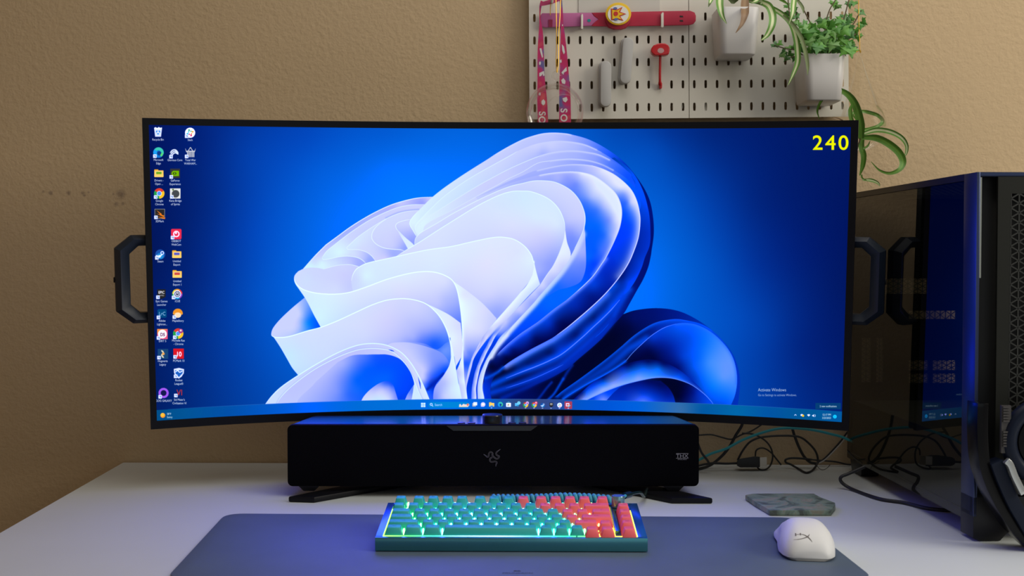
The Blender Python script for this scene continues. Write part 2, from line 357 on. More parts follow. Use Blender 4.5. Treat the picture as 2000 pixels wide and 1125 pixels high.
    layer(c_+' | 1300,700 1200,300', 'T1 1100,360=208,217,252 900,420=208,218,252 750,550=207,216,251 850,700=204,210,250 1000,600=200,206,250 1000,760=178,188,250 1060,800=145,165,248 900,780=198,205,250 1150,400=205,215,252')
    stroke(c_, (228,242,255), 1.3)
    d_ = 'T1 1150,410 1050,428 970,455 935,490 945,540 990,590 1080,680 1180,775'
    layer(d_+' | 1300,700 1300,450', 'T1 1050,470=206,214,252 1000,520=200,208,252 1100,560=188,195,250 1170,680=150,165,248 1190,740=140,158,248 1150,480=205,214,252')
    stroke(d_, (228,242,255), 1.2)
    layer('T1 945,535 1000,640 1060,740 1100,815 | 1185,770 1080,670 990,590', 'T1 1050,700=220,236,255 990,600=215,228,254 1120,780=218,234,255')
    # --- big petals
    lo = 'T6 1625,0 1590,150 1520,320 1430,480 1330,660 1250,795 1100,960 960,1125 T8 520,170 400,300 280,410 150,520 50,610 0,640 T5 1500,560 1300,650 1100,760 900,850 | T5 700,850'
    layer('T1 1215,640 1170,560 1135,500 1128,450 1160,390 1240,300 1330,207 1440,103 T2 600,480 800,340 1000,210 1200,85 1330,0 B 380,180 480,130 560,102 640,82 720,76 800,80 860,90 1000,130 1150,210 1280,310 1400,460 1470,590 1500,720 1508,860 1490,1000 '+lo,
          'T2 220,950=220,238,255 300,850=214,234,255 900,320=206,224,255 700,450=208,228,255 1200,150=200,210,254 B 400,200=196,205,252 500,160=190,200,252 720,110=184,194,252 600,130=188,198,252 860,120=160,175,250 1000,160=115,145,248 1100,200=60,110,242 1200,280=10,75,225 1280,340=0,50,190 1400,480=0,16,115 1480,700=0,18,125 1495,900=0,14,112 1450,1100=0,14,112 T6 1590,100=0,15,115 1450,400=0,16,115 1250,700=0,24,135 1100,850=0,20,125 1000,1000=0,30,150 T8 450,180=0,30,150 300,350=0,40,170 100,530=0,35,160 T5 1500,520=0,25,130 1200,680=0,14,95 900,800=0,16,100 1000,700=0,6,60 800,560=0,3,40 1000,500=0,4,50 1300,600=0,20,110')
    glow('B 276,240 380,180 480,130 560,102 640,82 720,76 800,80 860,90', (215,225,255), 2.2, .8, True); stroke('T1 1215,640 1170,560 1135,500 1128,450 1160,390 1240,300', (228,245,255), 1.2)
    layer('B 1200,270 1330,370 1420,520 1470,700 1482,860 1475,960 T6 1545,20 1500,160 1420,330 1330,460 1200,600 1080,740 950,870 830,980 680,1120 | T5 1700,200 1300,400 700,640 | 600,300 T6 600,400 | B 1100,300',
          'B 1400,600=0,75,230 1330,480=0,80,232 1420,700=0,62,215 1440,850=0,45,190 1420,1000=0,45,190 1380,1100=0,50,200 T6 1400,150=0,45,190 1450,100=0,55,205 1300,350=0,60,220 1250,300=0,25,130 1150,450=0,14,100 1200,550=0,60,215 1000,650=0,10,85 1080,680=0,60,215 850,850=0,10,85 900,880=0,55,210 700,950=0,14,100 600,1080=0,10,90 750,1020=0,60,215 T5 1650,150=0,50,200 1500,200=0,8,70 1200,350=0,8,70 1500,280=0,45,190 1000,450=0,4,55 800,560=0,4,50 1200,420=0,40,180')
    # ribs low on the right
    for ln, c, w, al in (('T6 1330,460 1200,600 1080,740 950,870 830,980 680,1120 T5 1690,207 1500,312 1300,398 1100,470 900,555 700,650', (0,75,235), 7, .9),
                         ('T6 1250,560 1150,760 1050,930 860,1120 T5 1690,365 1500,460 1300,550 1100,625 900,690 700,755', (0,62,222), 7, .85),
                         ('T8 500,120 380,260 250,390 100,510 T5 1600,470 1400,570 1200,670 1000,760 850,830', (0,40,180), 5, .7)):
        glow(ln, c, w, al, False)
    for ln, c, w, al in (('T6 1200,600 1080,740 950,870 830,980 680,1120 T5 1690,207 1500,312 1300,398 1150,455 900,555', (120,150,255), 1.5, .85),
                         ('T5 1690,365 1500,460 1300,550 1100,625 900,690', (60,110,250), 1.3, .8), ('T6 1050,930 960,1030 860,1120', (0,80,240), 1.3, .7)):
        stroke(ln, c, w, al)
    L2c = 'T2 240,1115 225,1060 215,1010 240,960 330,860 450,740 600,600 800,450 1000,320 1200,205 1400,95 1570,0 B 440,222 540,180 640,155 780,143 950,165 1100,230 1250,330 1340,420'
    layer(L2c+' | 1340,520 1000,900 | T2 400,1125', 'T2 300,920=222,238,255 500,730=212,232,255 900,440=205,226,255 1100,320=204,220,255 1400,200=200,212,254 B 600,200=198,206,253 700,190=198,206,253 560,250=185,196,252 640,235=165,180,250 900,190=175,188,252 1050,240=135,158,250 1180,310=60,110,242 1300,420=0,70,225')
    stroke(cut(L2c,7), (222,242,255), 1.2, .9); stroke('B 540,180 640,155 780,143 950,165 1100,230', (205,215,255), 1.2, .7)
    L3c = 'T2 245,1100 240,1020 270,960 350,890 500,800 700,675 900,550 1100,430 1300,320 1500,215 1688,130 B 600,265 700,236 800,222 900,220 1000,232 1080,250 1170,290 1250,335 1330,400'
    layer(L3c+' | 1340,560 1000,900 | T2 400,1125', 'T2 330,980=220,238,255 600,800=214,230,255 900,620=206,218,254 1200,470=202,208,253 1500,320=198,206,252 1650,230=190,200,252 B 700,260=178,190,252 900,250=165,180,252 1050,280=140,160,250 1200,380=50,105,242 1300,420=10,80,232')
    stroke(cut(L3c,6), (218,236,255), 1.3, .95); stroke('B 600,265 700,236 800,222 900,220 1000,232 1080,250 1170,290', (205,215,255), 1.2, .8)
    L4c = 'T2 325,1060 345,1000 400,950 520,880 700,790 900,680 1050,595 1180,520 1350,430 1500,345 1688,255 B 600,315 700,297 780,287 870,283 1000,295 1150,345 1230,390 1300,440 1380,530'
    layer(L4c+' | 1380,700 1000,900 | T2 400,1125', 'T2 450,960=214,226,254 800,760=208,218,252 1200,520=204,212,252 1600,330=190,200,252 B 700,315=172,185,252 900,300=150,168,250 1050,330=130,152,250 1200,400=70,115,245 1300,480=0,90,238 1380,600=0,80,232')
    stroke('T2 325,1060 345,1000 400,950 520,880 700,790 900,680 1050,595 1180,520 1350,430 1500,345 1688,255 B 600,315 700,297 780,287 870,283 1000,295 1100,325', (218,232,255), 1.1, .9)
    glow('B 640,158 780,146 950,168 1060,210', (200,210,255), 1.6, .7, False); glow('B 700,300 780,290 870,286 1000,298 1100,325 1190,370', (200,210,255), 1.5, .7, False); glow('B 620,262 700,240 800,225 900,223 1000,235 1080,253 1160,290', (200,210,255), 1.8, .7, False)
    L5c = 'T2 1050,598 1150,548 1300,475 1500,380 1688,305 B 560,380 700,345 800,328 900,322 1020,332 1120,365 1220,420 1320,510 1370,600 1395,700 1400,780 1385,900 1340,1030'
    L5d = 'T6 1300,130 1200,280 1080,430 950,570 800,710 650,840 480,980 290,1120 T4 1500,870 1250,1000 1040,1120 T5 900,370 790,470 720,570 690,680 690,760 705,850'
    glow('T6 1100,400 950,570 800,710 650,840 480,980 290,1120 T4 1500,870 1250,1000 1040,1120', (0,80,240), 16, .9, False)
    glow('T6 1000,520 800,710 650,840 480,980 290,1120 T4 1500,870 1250,1000 1040,1120 T5 900,370', (105,140,255), 9, .95, False, (.5,1), 3)
    layer(L5c+' '+L5d+' | 560,850 | 560,300 T4 900,500 | T2 1400,900', 'T2 1100,590=190,202,252 1300,500=175,188,252 1600,360=165,178,250 B 700,370=160,175,250 900,345=158,175,250 1020,370=182,192,252 1150,430=206,214,254 1250,500=225,230,255 1200,480=215,222,255 1330,620=190,200,255 1270,560=110,145,252 1300,620=60,115,248 1290,700=10,88,245 1330,800=0,72,238 1280,900=0,62,232 1200,1080=0,48,215 '
          'T6 1150,60=0,55,220 1000,250=0,40,190 850,400=0,60,215 800,550=0,24,135 950,450=0,34,165 600,700=0,35,165 600,850=0,12,95 400,900=0,12,95 300,700=0,75,235 100,850=0,80,238 T4 1600,650=0,18,110 1500,650=0,50,200 1300,850=0,12,95 1200,800=0,60,220 1000,1000=0,18,115 900,1050=0,40,180 T5 900,250=0,8,75 1000,100=0,50,205 700,400=0,4,50 620,560=0,40,190 640,700=0,50,215 640,820=0,50,215 760,330=0,14,100')
    glow('B 600,372 700,348 800,330 900,325 1020,335 1120,367', (205,215,255), 1.8, .8, True)
    glow('B 1120,365 1220,420 1320,510 1370,600 1395,700 1400,780 1385,900 1340,1030 T6 1300,130 1200,280', (228,232,255), 9, .95, True, (1,.5), 1.6)
    stroke('B 1020,332 1120,365 1220,420 1320,510 1370,600 1395,700 1400,780 1385,900 1340,1030 T6 1300,130 1200,280 1080,430 950,570 800,710 650,840 480,980 290,1120', (225,230,255), 1.6, .95)
    stroke('T4 1688,755 1500,870 1250,1000 1040,1120 T5 900,370 790,470', (70,120,250), 1.2, .8)
    glow('T5 560,570 660,540 790,470 860,410', (0,80,235), 3.5, .8, False)
    L6c = 'T2 1050,603 1200,550 1350,480 1500,415 1688,355 B 600,410 720,388 850,379 950,388 1050,420 1160,500 1225,575 1257,680 1245,800 1200,920'
    L6d = 'T6 1020,0 935,130 845,258 740,370 620,480 480,600 300,730 100,890 0,960 T4 1100,790 930,930 800,1050 740,1120 T5 660,390 610,500 600,600'
    glow('T6 1000,40 935,130 845,258 740,370 620,480 480,600 300,730 100,890 0,960 T4 1100,790 930,930 800,1050', (105,140,255), 5, .95, False, (1.0,.7))
    layer(L6c+' '+L6d+' | 560,700 | 500,0 T4 900,500 | T2 1300,900', 'T2 1000,650=200,210,253 800,760=205,215,253 1100,600=196,206,252 600,880=208,218,253 400,1000=205,216,253 250,1090=205,216,253 1300,520=190,200,252 1550,430=172,186,252 B 600,430=165,178,250 700,420=160,174,250 830,430=140,158,250 760,440=165,178,252 900,480=110,140,252 860,470=125,148,250 950,430=195,205,252 1050,520=212,222,255 1150,600=222,232,255 1020,580=165,185,254 1200,680=222,232,255 1120,650=175,190,255 1160,760=120,148,255 1210,760=205,215,255 1060,680=60,120,252 985,620=70,125,255 1000,800=0,102,255 1080,800=10,105,255 1120,880=30,105,252 1180,880=150,172,255 1050,1000=0,88,245 1100,1000=60,110,250 1000,1050=0,98,252 '
          'T6 850,100=0,66,232 800,250=0,72,235 600,480=0,100,250 450,500=0,102,252 300,650=0,100,250 200,700=0,96,248 T4 1600,300=0,98,250 1400,500=0,85,242 1200,650=0,76,235 1000,800=0,66,228 850,930=0,40,190 750,1050=0,24,140 T5 800,100=0,40,185 680,280=0,20,120 640,400=0,20,120 620,150=0,50,210 640,500=0,8,80')
    glow('B 620,408 720,392 850,383 950,392', (215,225,255), 2.2, .85, True)
    glow('B 950,388 1050,420 1160,500 1225,575 1257,680 1245,800 1200,920 T6 1020,0 935,130 845,258', (232,238,255), 5, .95, True, (1,.3))
    stroke('B 850,379 950,388 1050,420 1160,500 1225,575 1257,680 1245,800 1200,920 T6 1020,0 935,130 845,258 740,370 620,480 480,600', (212,220,255), 1.4, .9)
    stroke('T6 620,480 480,600 300,730 100,890 0,960 T4 1100,790 930,930 800,1050', (120,140,255), 1.3, .7)
    # lighter patch between the folds
    layer('B 965,770 975,950 T6 735,120 700,280 640,370 500,430 350,470 200,560 | 200,300 B 800,1000', 'B 960,900=150,170,255 960,1050=140,160,255 930,1000=165,180,255 T6 700,100=105,138,255 650,250=85,125,255 600,350=60,112,252 450,380=50,110,250 350,430=20,102,250 400,300=70,120,252')
    L7c = 'T1 1192,760 1200,690 1230,640 1300,580 1500,465 T2 706,840 900,735 1100,630 1250,560 1400,495 1550,442 1688,410 B 560,455 640,452 740,465 850,520 920,595 960,680 972,755 960,830 930,900 890,980 858,1040'
    L7d = 'T6 400,190 250,370 100,540 0,660 T4 1050,610 880,800 750,960 640,1120 T5 570,420 520,560 500,700 520,850'
    glow('B 945,870 930,900 890,980 858,1040 T6 400,190 250,370 100,540 0,660 T4 1050,610 880,800 750,960 680,1080', (228,238,255), 9, 1.0, False, (.6,1), 4)
    glow('T4 900,800 750,960 660,1100 T5 600,380 550,520 535,700 560,850', (215,225,255), 5.5, .98, False, (1,1), 3)
    layer(L7c+' '+L7d+' | 400,850 | T4 500,900 | T2 1300,1000', 'T2 300,1110=208,218,253 500,1010=210,218,253 800,850=208,216,252 1100,690=206,216,252 1400,530=204,214,252 600,940=208,218,253 B 500,480=205,214,252 650,480=208,218,252 750,520=208,216,252 880,640=205,212,252 940,740=200,206,254 850,760=190,198,252 850,850=140,158,250 880,900=120,145,252 930,850=165,180,254 860,950=110,140,250 T4 600,1100=0,55,225 520,1110=0,90,245 700,900=0,66,230 T5 480,300=0,85,240 540,100=0,80,235 430,600=0,60,225 480,500=0,60,225 450,800=0,60,225')
    stroke('T1 1192,760 1200,690 1230,640 1300,580 1500,465 T2 706,840 900,735 1100,630 1250,560 1400,495 1550,442 1688,410 B 560,455 640,452 740,465 850,520 920,595 960,680 972,755 960,830 930,900 890,980', (226,242,255), 1.4, .95)
    glow('T4 980,700 880,800 750,960 640,1120 T5 540,560 500,700 490,850', (0,60,225), 4, .9, True)
    # white ribbon between the two folds
    layer('B 815,830 830,930 858,1040 T6 400,190 250,370 100,540 0,660 T4 1050,610 880,800 750,960 640,1120 T5 570,420 520,560 490,700 490,850 | 430,850 | 400,500 470,280 T4 620,900 900,600 1376,109 | T6 210,240 281,140 B 759,1040 790,960 808,900',
          'B 820,950=228,236,255 800,1020=226,235,255 840,1040=222,230,255 T6 350,80=222,228,254 300,200=214,220,254 400,120=205,212,254 280,300=180,192,252 150,400=205,212,254 200,380=175,188,252 100,520=150,168,250 T4 1300,250=190,200,252 1250,350=150,168,250 1100,480=190,198,252 1080,540=130,155,250 900,650=190,198,254 950,680=110,140,250 800,780=195,200,254 820,820=60,110,245 720,950=0,66,230 650,1000=190,195,252 600,1110=205,208,252 640,1080=0,60,225 570,1100=190,200,254 550,1080=10,90,245 T5 520,300=205,212,254 480,450=195,200,254 460,600=200,205,254 440,500=60,100,245 470,750=205,210,254 430,700=80,110,245')
    stroke('T6 290,120 210,240 110,390', (238,246,255), 1.2, .6)
    L8c = 'T1 935,925 1050,850 1185,770 1300,700 1500,570 1690,450 T2 1000,760 1200,650 1400,560 1550,520 1688,515 B 560,540 680,590 760,665 805,760 815,830 808,900 790,960 759,1040 T6 281,140 210,240 110,390 | T4 1200,280 1000,500 800,720 640,940 545,1110'
    layer(L8c+' T5 500,420 460,600 440,850 | 380,850 | T4 500,600', 'T1 1200,820=214,222,253 1500,750=214,224,254 T2 1000,900=214,224,254 1400,700=212,228,255 1600,600=210,230,255 B 500,600=210,232,255 700,650=214,232,255 600,750=216,232,255 750,800=216,230,254 300,700=216,228,254 400,800=218,224,253 600,850=212,216,251 700,900=200,206,250 600,1000=185,192,250 650,1050=165,178,250 720,1050=150,168,250 550,900=208,212,250 T6 60,50=165,180,252 200,100=145,162,250 100,200=160,175,252 130,300=130,152,250')
    stroke('T1 935,925 1050,850 1185,770 1300,700 1500,570 1690,450 T2 1000,760 1200,650 1400,560 1550,520 1688,515 B 560,540 680,590 760,665 805,760 815,830', (230,246,255), 1.5, .95)
    stroke('B 815,830 808,900 790,960 759,1040 T6 281,140 210,240 110,390', (236,244,255), 1.1, .7)
    # cup interior on the left
    layer('T3 650,315 750,300 850,305 930,322 | 1050,285 1150,265 1280,258 1370,275 1420,290 | 1700,400 1700,600 1320,640 1050,670 900,668 780,650 660,615 580,575 535,510 522,450 535,400 580,350',
          'T3 600,400=208,220,254 700,450=206,222,255 800,380=206,216,254 1000,450=206,214,252 1200,400=204,208,250 1100,600=210,220,253 1280,560=198,206,250 800,580=208,220,255 1200,300=206,213,251 1000,330=206,215,252')
    stroke('T3 930,322 1050,285 1150,265 1280,258 1370,275 1420,290', (222,238,255), 1.2)
    # flank then the broad white petal
    layer('T6 20,60 35,140 65,260 105,390 | T4 1200,280 1000,500 800,720 640,940 545,1110 T5 500,420 450,600 440,850 | 370,850 | T5 350,600 430,281 | T4 560,880 700,680 900,450 1080,240 1180,130 1250,0 T6 0,200',
          'T4 1300,50=228,240,255 1150,200=226,238,255 1000,400=224,234,255 800,620=222,228,254 700,720=228,232,255 850,640=200,206,253 620,850=225,228,254 700,800=150,170,252 650,880=60,110,245 500,1000=215,218,254 560,1000=130,150,250 580,1030=10,90,245 460,1100=205,208,252 500,1090=60,100,245 T5 380,420=190,195,252 420,420=0,70,230 370,560=150,160,250 400,560=0,60,220 400,750=0,60,215 420,300=200,205,252')
    L9c = 'T3 1330,620 1315,540 1310,480 1330,400 1370,330 1420,290 1510,245 1640,210 T1 660,985 930,925 1150,875 1400,825 1690,785 B 60,935 150,915 250,896 330,893 420,912 500,965 550,1030 570,1090 T6 30,60 20,150 0,260 | T4 1210,80 1130,180 1050,280 900,450 700,680 560,880 440,1100 T5 380,420 350,600 350,850'
    layer(L9c+' | 0,850 | C 600,400', 'T3 1500,420=216,238,255 1380,450=206,218,252 1650,350=214,232,255 T1 1200,1000=218,230,254 900,1050=216,232,254 B 100,1000=220,230,254 300,950=222,230,254 450,1000=220,228,254 550,1080=222,236,255 200,1100=224,226,252 T4 900,60=214,222,252 600,100=214,220,252 300,60=212,218,252 1000,200=205,212,252 700,250=205,210,251 900,320=185,195,252 700,380=178,190,252 800,450=155,172,250 750,530=145,165,250 600,300=200,206,252 300,150=208,214,252 C 1250,100=216,230,254')
    stroke('T3 1310,480 1330,400 1370,330 1420,290 1510,245 1640,210 T1 660,985 930,925 1150,875 1400,825 1690,785 B 60,935 150,915 250,896 330,893 420,912 500,965 550,1030 570,1090 T6 30,60 20,150', (234,248,255), 1.6, .95)
    # second cup interior
    layer('C 335,285 250,355 170,430 120,490 105,530 112,548 150,560 230,552 350,515 445,490 | 420,400', 'C 200,450=204,212,254 280,360=204,212,254 300,400=200,210,254 260,500=200,210,254 300,480=170,190,254 320,420=150,180,252 345,380=110,160,252 345,440=60,140,255 360,460=0,135,255 385,430=0,110,250 410,450=0,96,245 420,480=0,85,240')
    # flank of the third petal
    layer('T4 130,30 200,80 330,170 450,260 560,350 660,450 740,540 770,590 700,680 560,880 440,1100 T5 380,420 350,600 372,850 | 330,850 | 330,550 318,300 T4 300,700 270,400 240,230 200,110',
          'T4 250,200=226,240,255 280,350=230,244,255 450,350=220,230,254 330,250=222,228,254 600,480=216,220,252 700,560=202,210,252 450,600=220,228,254 330,600=228,240,255 400,750=218,224,252 550,750=214,218,252 500,900=175,188,252 400,950=160,175,250 350,1050=150,168,250 T5 380,200=100,135,252 340,250=130,150,250 350,350=20,85,238 330,480=110,135,250 345,650=200,206,253')
    glow('T4 300,600 305,800 300,1000', (228,242,255), 4, .9, True)
    # the three ribs that run down beside the middle
    layer('T5 880,-240 785,-144 665,0 580,100 510,200 455,300 430,400 405,500 375,600 350,700 372,856 | 560,856 | 560,700 560,600 580,500 620,400 670,300 730,200 790,100 860,0 970,-144 1055,-240', 'T5 900,-200=150,170,252 800,-100=110,140,250 700,0=20,85,235 780,0=0,70,230 600,110=10,80,235 700,100=0,60,222 500,300=0,60,222 420,600=0,52,212 520,400=0,60,220 400,800=0,66,225 500,750=0,60,220', fy=(628,662))
    for L_, R_, c0, c1 in (((775,690,585,535,465,425,393,367,350,345,350),(860,765,660,580,508,453,428,400,375,360,372),'150,165,252','214,216,254'),
                           ((905,815,700,640,585,540,500,468,448,432,425),(935,855,755,695,640,595,550,525,505,490,492),'60,100,245','216,222,255'),
                           ((1040,955,825,752,688,630,585,545,520,510,515),(1085,1000,884,802,737,678,637,607,587,580,602),'170,190,254','214,232,255')):
        ys = (-240,-144,-15,100,200,300,400,500,600,700,856)
        lf = ' '.join('%d,%d' % q for q in zip(L_, ys)); rg = ' '.join('%d,%d' % q for q in list(zip(R_, ys))[::-1])
        cs = 'T5 '+' '.join('%d,%d=%s %d,%d=%s %d,%d=%s' % (a, y, c0, b, y, c1, a+(b-a)*.55, y, c1) for a, b, y in zip(L_, R_, ys))
        layer('T5 '+lf+' | '+rg+' | '+lf.split()[0], cs, fy=(628,660))
    F3c = 'C 265,155 270,180 300,215 350,240 430,257 540,262 640,250 760,212 900,160 1050,120 1150,107 1230,112 1300,135 1350,170 1380,230 1400,330 1412,430 1418,540 1418,640 1414,740'
    layer('T3 522,450 540,520 600,610 665,705 720,800 800,960 900,1140 | C 500,600 1000,700 1300,900 1400,990 | 1414,740 1418,640 1418,540 1412,430 1400,330 1380,230 1350,170 1300,135 1230,112 1150,107 1050,120 900,160 760,212 640,250 540,262 430,257 350,240 300,215 270,180',
          'C 340,280=212,234,255 420,330=212,236,255 440,430=210,238,255 600,330=212,230,255 700,300=214,226,254 900,230=216,226,254 1050,160=220,230,255 1200,150=218,226,254 1000,250=216,220,252 1150,250=210,216,252 1300,180=215,222,254 1300,300=178,190,252 1350,330=160,176,250 1380,420=110,140,250 1250,330=190,198,252 1380,600=30,90,240')
    stroke(cut(F3c,1), (238,252,255), 1.7, 1); 
    # flank of the fourth petal + inner folds
    layer('C 1160,325 1220,350 1320,400 1405,460 | 1415,550 1418,640 1405,710 1380,775 | T5 215,420 190,250 C 1340,690 1335,600 1310,510 1270,430 1220,370',
          'C 1250,390=222,236,255 1330,430=222,232,255 1390,480=214,220,252 1350,560=226,238,255 1380,600=222,230,254 1400,680=216,222,252 1370,720=212,222,254')
    layer('C 860,590 1100,560 1335,560 | 1345,700 T5 150,230 125,370 60,490 0,580 -100,850 | T7 900,860 | 900,300', 'C 1250,600=20,90,245 1300,590=70,125,252 1320,620=100,145,254 1290,650=110,150,254 1200,610=60,110,250 1150,590=110,140,252 1060,580=150,168,252 950,590=170,185,252 1330,720=60,120,252')
    layer('T7 640,110 690,80 800,62 950,62 1100,88 1250,130 1400,190 1480,260 1520,330 1530,390 1470,490 1400,570 1330,680 1310,860 | 1000,860 | 700,300',
          'T7 800,110=200,206,252 950,100=192,200,252 1000,200=196,204,254 1100,300=188,198,254 1150,150=165,180,252 1300,220=130,155,254 1250,300=145,165,255 1400,300=115,145,254 1480,320=105,140,254 1300,420=110,140,254 1420,400=60,110,250 1470,430=0,80,240 1200,450=190,196,254 1240,500=120,145,252 1200,600=120,145,250 1330,520=30,90,240 1250,640=0,60,222 1300,640=0,40,190 1350,600=0,46,200 1280,800=30,90,235 1290,720=0,70,230 1400,530=0,66,225 1180,560=190,198,254')
    glow('T7 1230,705 1330,615 1450,495', (0,35,180), 3, .9, True)
    F4c = 'C 105,540 115,552 150,560 230,552 350,515 445,490 560,445 700,380 800,335 900,303 1000,293 1080,300 1160,325 1220,370 1270,430 1310,510 1335,600 1340,690'
    layer('C 105,535 140,585 175,640 215,710 250,770 300,830 | 600,800 T7 600,200 700,85 C 1000,590 1150,600 1240,640 1300,600 1335,580 | 1310,510 1270,430 1220,370 1160,325 1080,300 1000,293 900,303 800,335 700,380 560,445 445,490 350,515 230,552 150,560 115,552',
          'C 160,600=206,228,255 220,680=198,232,255 260,740=200,230,255 300,600=206,224,255 450,560=208,222,255 600,500=210,222,254 800,420=212,218,252 1000,330=208,214,252 900,450=208,210,250 1100,350=206,212,252 1050,450=190,198,252 1200,440=180,192,252 1180,520=140,160,252 1250,500=140,162,252 1260,570=60,115,252 1290,550=90,135,252 1220,600=20,92,248 1080,560=160,175,252 1130,590=90,125,252 900,560=195,202,252 980,570=180,190,252 1050,590=140,160,250 750,560=206,216,252 500,680=204,220,255 400,720=202,222,255')
    stroke(F4c, (236,252,255), 1.7, 1)
    # fins running down to the taskbar
    layer('T5 95,-60 115,0 140,130 148,230 125,370 60,490 0,580 T7 1330,680 1310,780 1310,860 | T5 300,860 250,620 215,420 185,230 150,60',
          'T5 140,100=228,242,255 170,300=222,238,255 150,450=214,232,255 200,600=212,232,255 150,700=208,228,255 60,620=180,192,253 0,750=165,180,252 50,800=195,205,254 250,780=214,236,255 100,540=205,215,254 T7 1340,820=130,150,250')
    layer('T5 318,0 290,250 260,350 222,440 250,600 300,860 | 372,860 350,700 330,550 318,300', 'T5 300,100=225,240,255 300,400=226,240,255 310,600=224,240,255 345,800=222,240,255 250,450=195,202,253 280,650=198,206,254 310,800=196,206,254 240,470=180,190,252 305,200=226,240,255')
    layer('T5 286,268 250,330 215,395 225,440 262,360', 'T5 250,350=0,85,240 225,420=0,70,220')
    # front arc
    F5 = 'C 55,1030 110,960 180,895 290,820 420,740 560,665 680,618 770,602 860,605 930,625 1000,665 1060,730 1110,810 1150,890 1195,995'
    layer(F5+' | 55,1060', 'C 130,970=204,222,254 250,870=200,214,254 400,770=198,210,254 560,690=194,204,252 680,640=190,200,252 780,618=196,206,253 900,625=200,208,252 1000,700=206,212,253 1080,800=206,216,254 1130,900=214,230,255 1170,970=216,232,255 1100,900=200,206,252')
    stroke(F5, (222,246,255), 1.9, .95)
    F6 = 'C 140,1020 170,970 250,890 400,780 550,700 680,650 780,635 860,638 930,655 990,700 1040,760 1085,850 1120,940 1148,995'
    glow(F6, (150,170,250), 1.6, .7, True)
    layer(F6+' | 140,1060', 'C 180,990=192,202,254 250,930=190,198,254 400,820=190,198,253 560,740=190,197,253 700,670=190,196,254 850,650=195,202,254 930,690=198,206,254 1000,760=200,214,255 1060,850=204,222,255 1080,920=208,230,255 1110,970=208,232,255')
    stroke(F6, (222,244,255), 1.5, .95)
    layer('T7 0,330 200,240 420,228 560,226 650,226 750,245 850,290 930,370 1000,480 1040,590 1047,640 | 960,770 915,870 | -500,940 -300,600',
          'C 200,1000=186,196,254 300,950=184,194,254 350,860=186,194,255 450,800=185,193,254 450,900=165,178,255 520,750=180,190,254 560,820=140,160,255 600,740=160,175,255 650,720=130,155,255 560,930=120,148,255 620,850=80,125,255 640,950=40,105,255 700,760=60,112,255 690,850=0,98,255 760,700=60,110,252 760,780=0,92,255 820,690=20,88,250 850,760=0,84,250 900,700=10,80,245 900,830=0,95,255 960,760=0,80,245 1000,840=0,75,240 1040,870=0,70,232 1000,920=0,72,235 850,880=0,100,255 690,920=20,105,255 680,980=30,100,250 980,980=0,66,228')
    layer('T7 310,890 350,810 420,730 500,665 570,622 640,596 710,600 760,650 790,740 830,870', 'T7 550,850=192,228,255 450,850=205,225,255 550,760=205,212,253 650,800=205,216,253 500,700=170,180,254 450,730=190,196,254 600,650=120,145,254 640,620=50,105,252 700,680=130,150,252 740,640=20,85,248 760,780=150,165,252 800,820=120,140,248 700,840=205,218,253 600,700=185,192,253 380,800=205,212,254')
    layer('T7 1042,650 980,740 915,862 | 1000,862 1030,750', 'T7 980,800=140,160,250 1010,740=90,130,252 960,850=160,170,248')
    layer('T7 1098,530 1112,600 1137,705 1133,620', 'T7 1120,640=0,65,225'); layer('T7 690,160 740,165 775,185 735,182', 'T7 740,175=40,90,225')

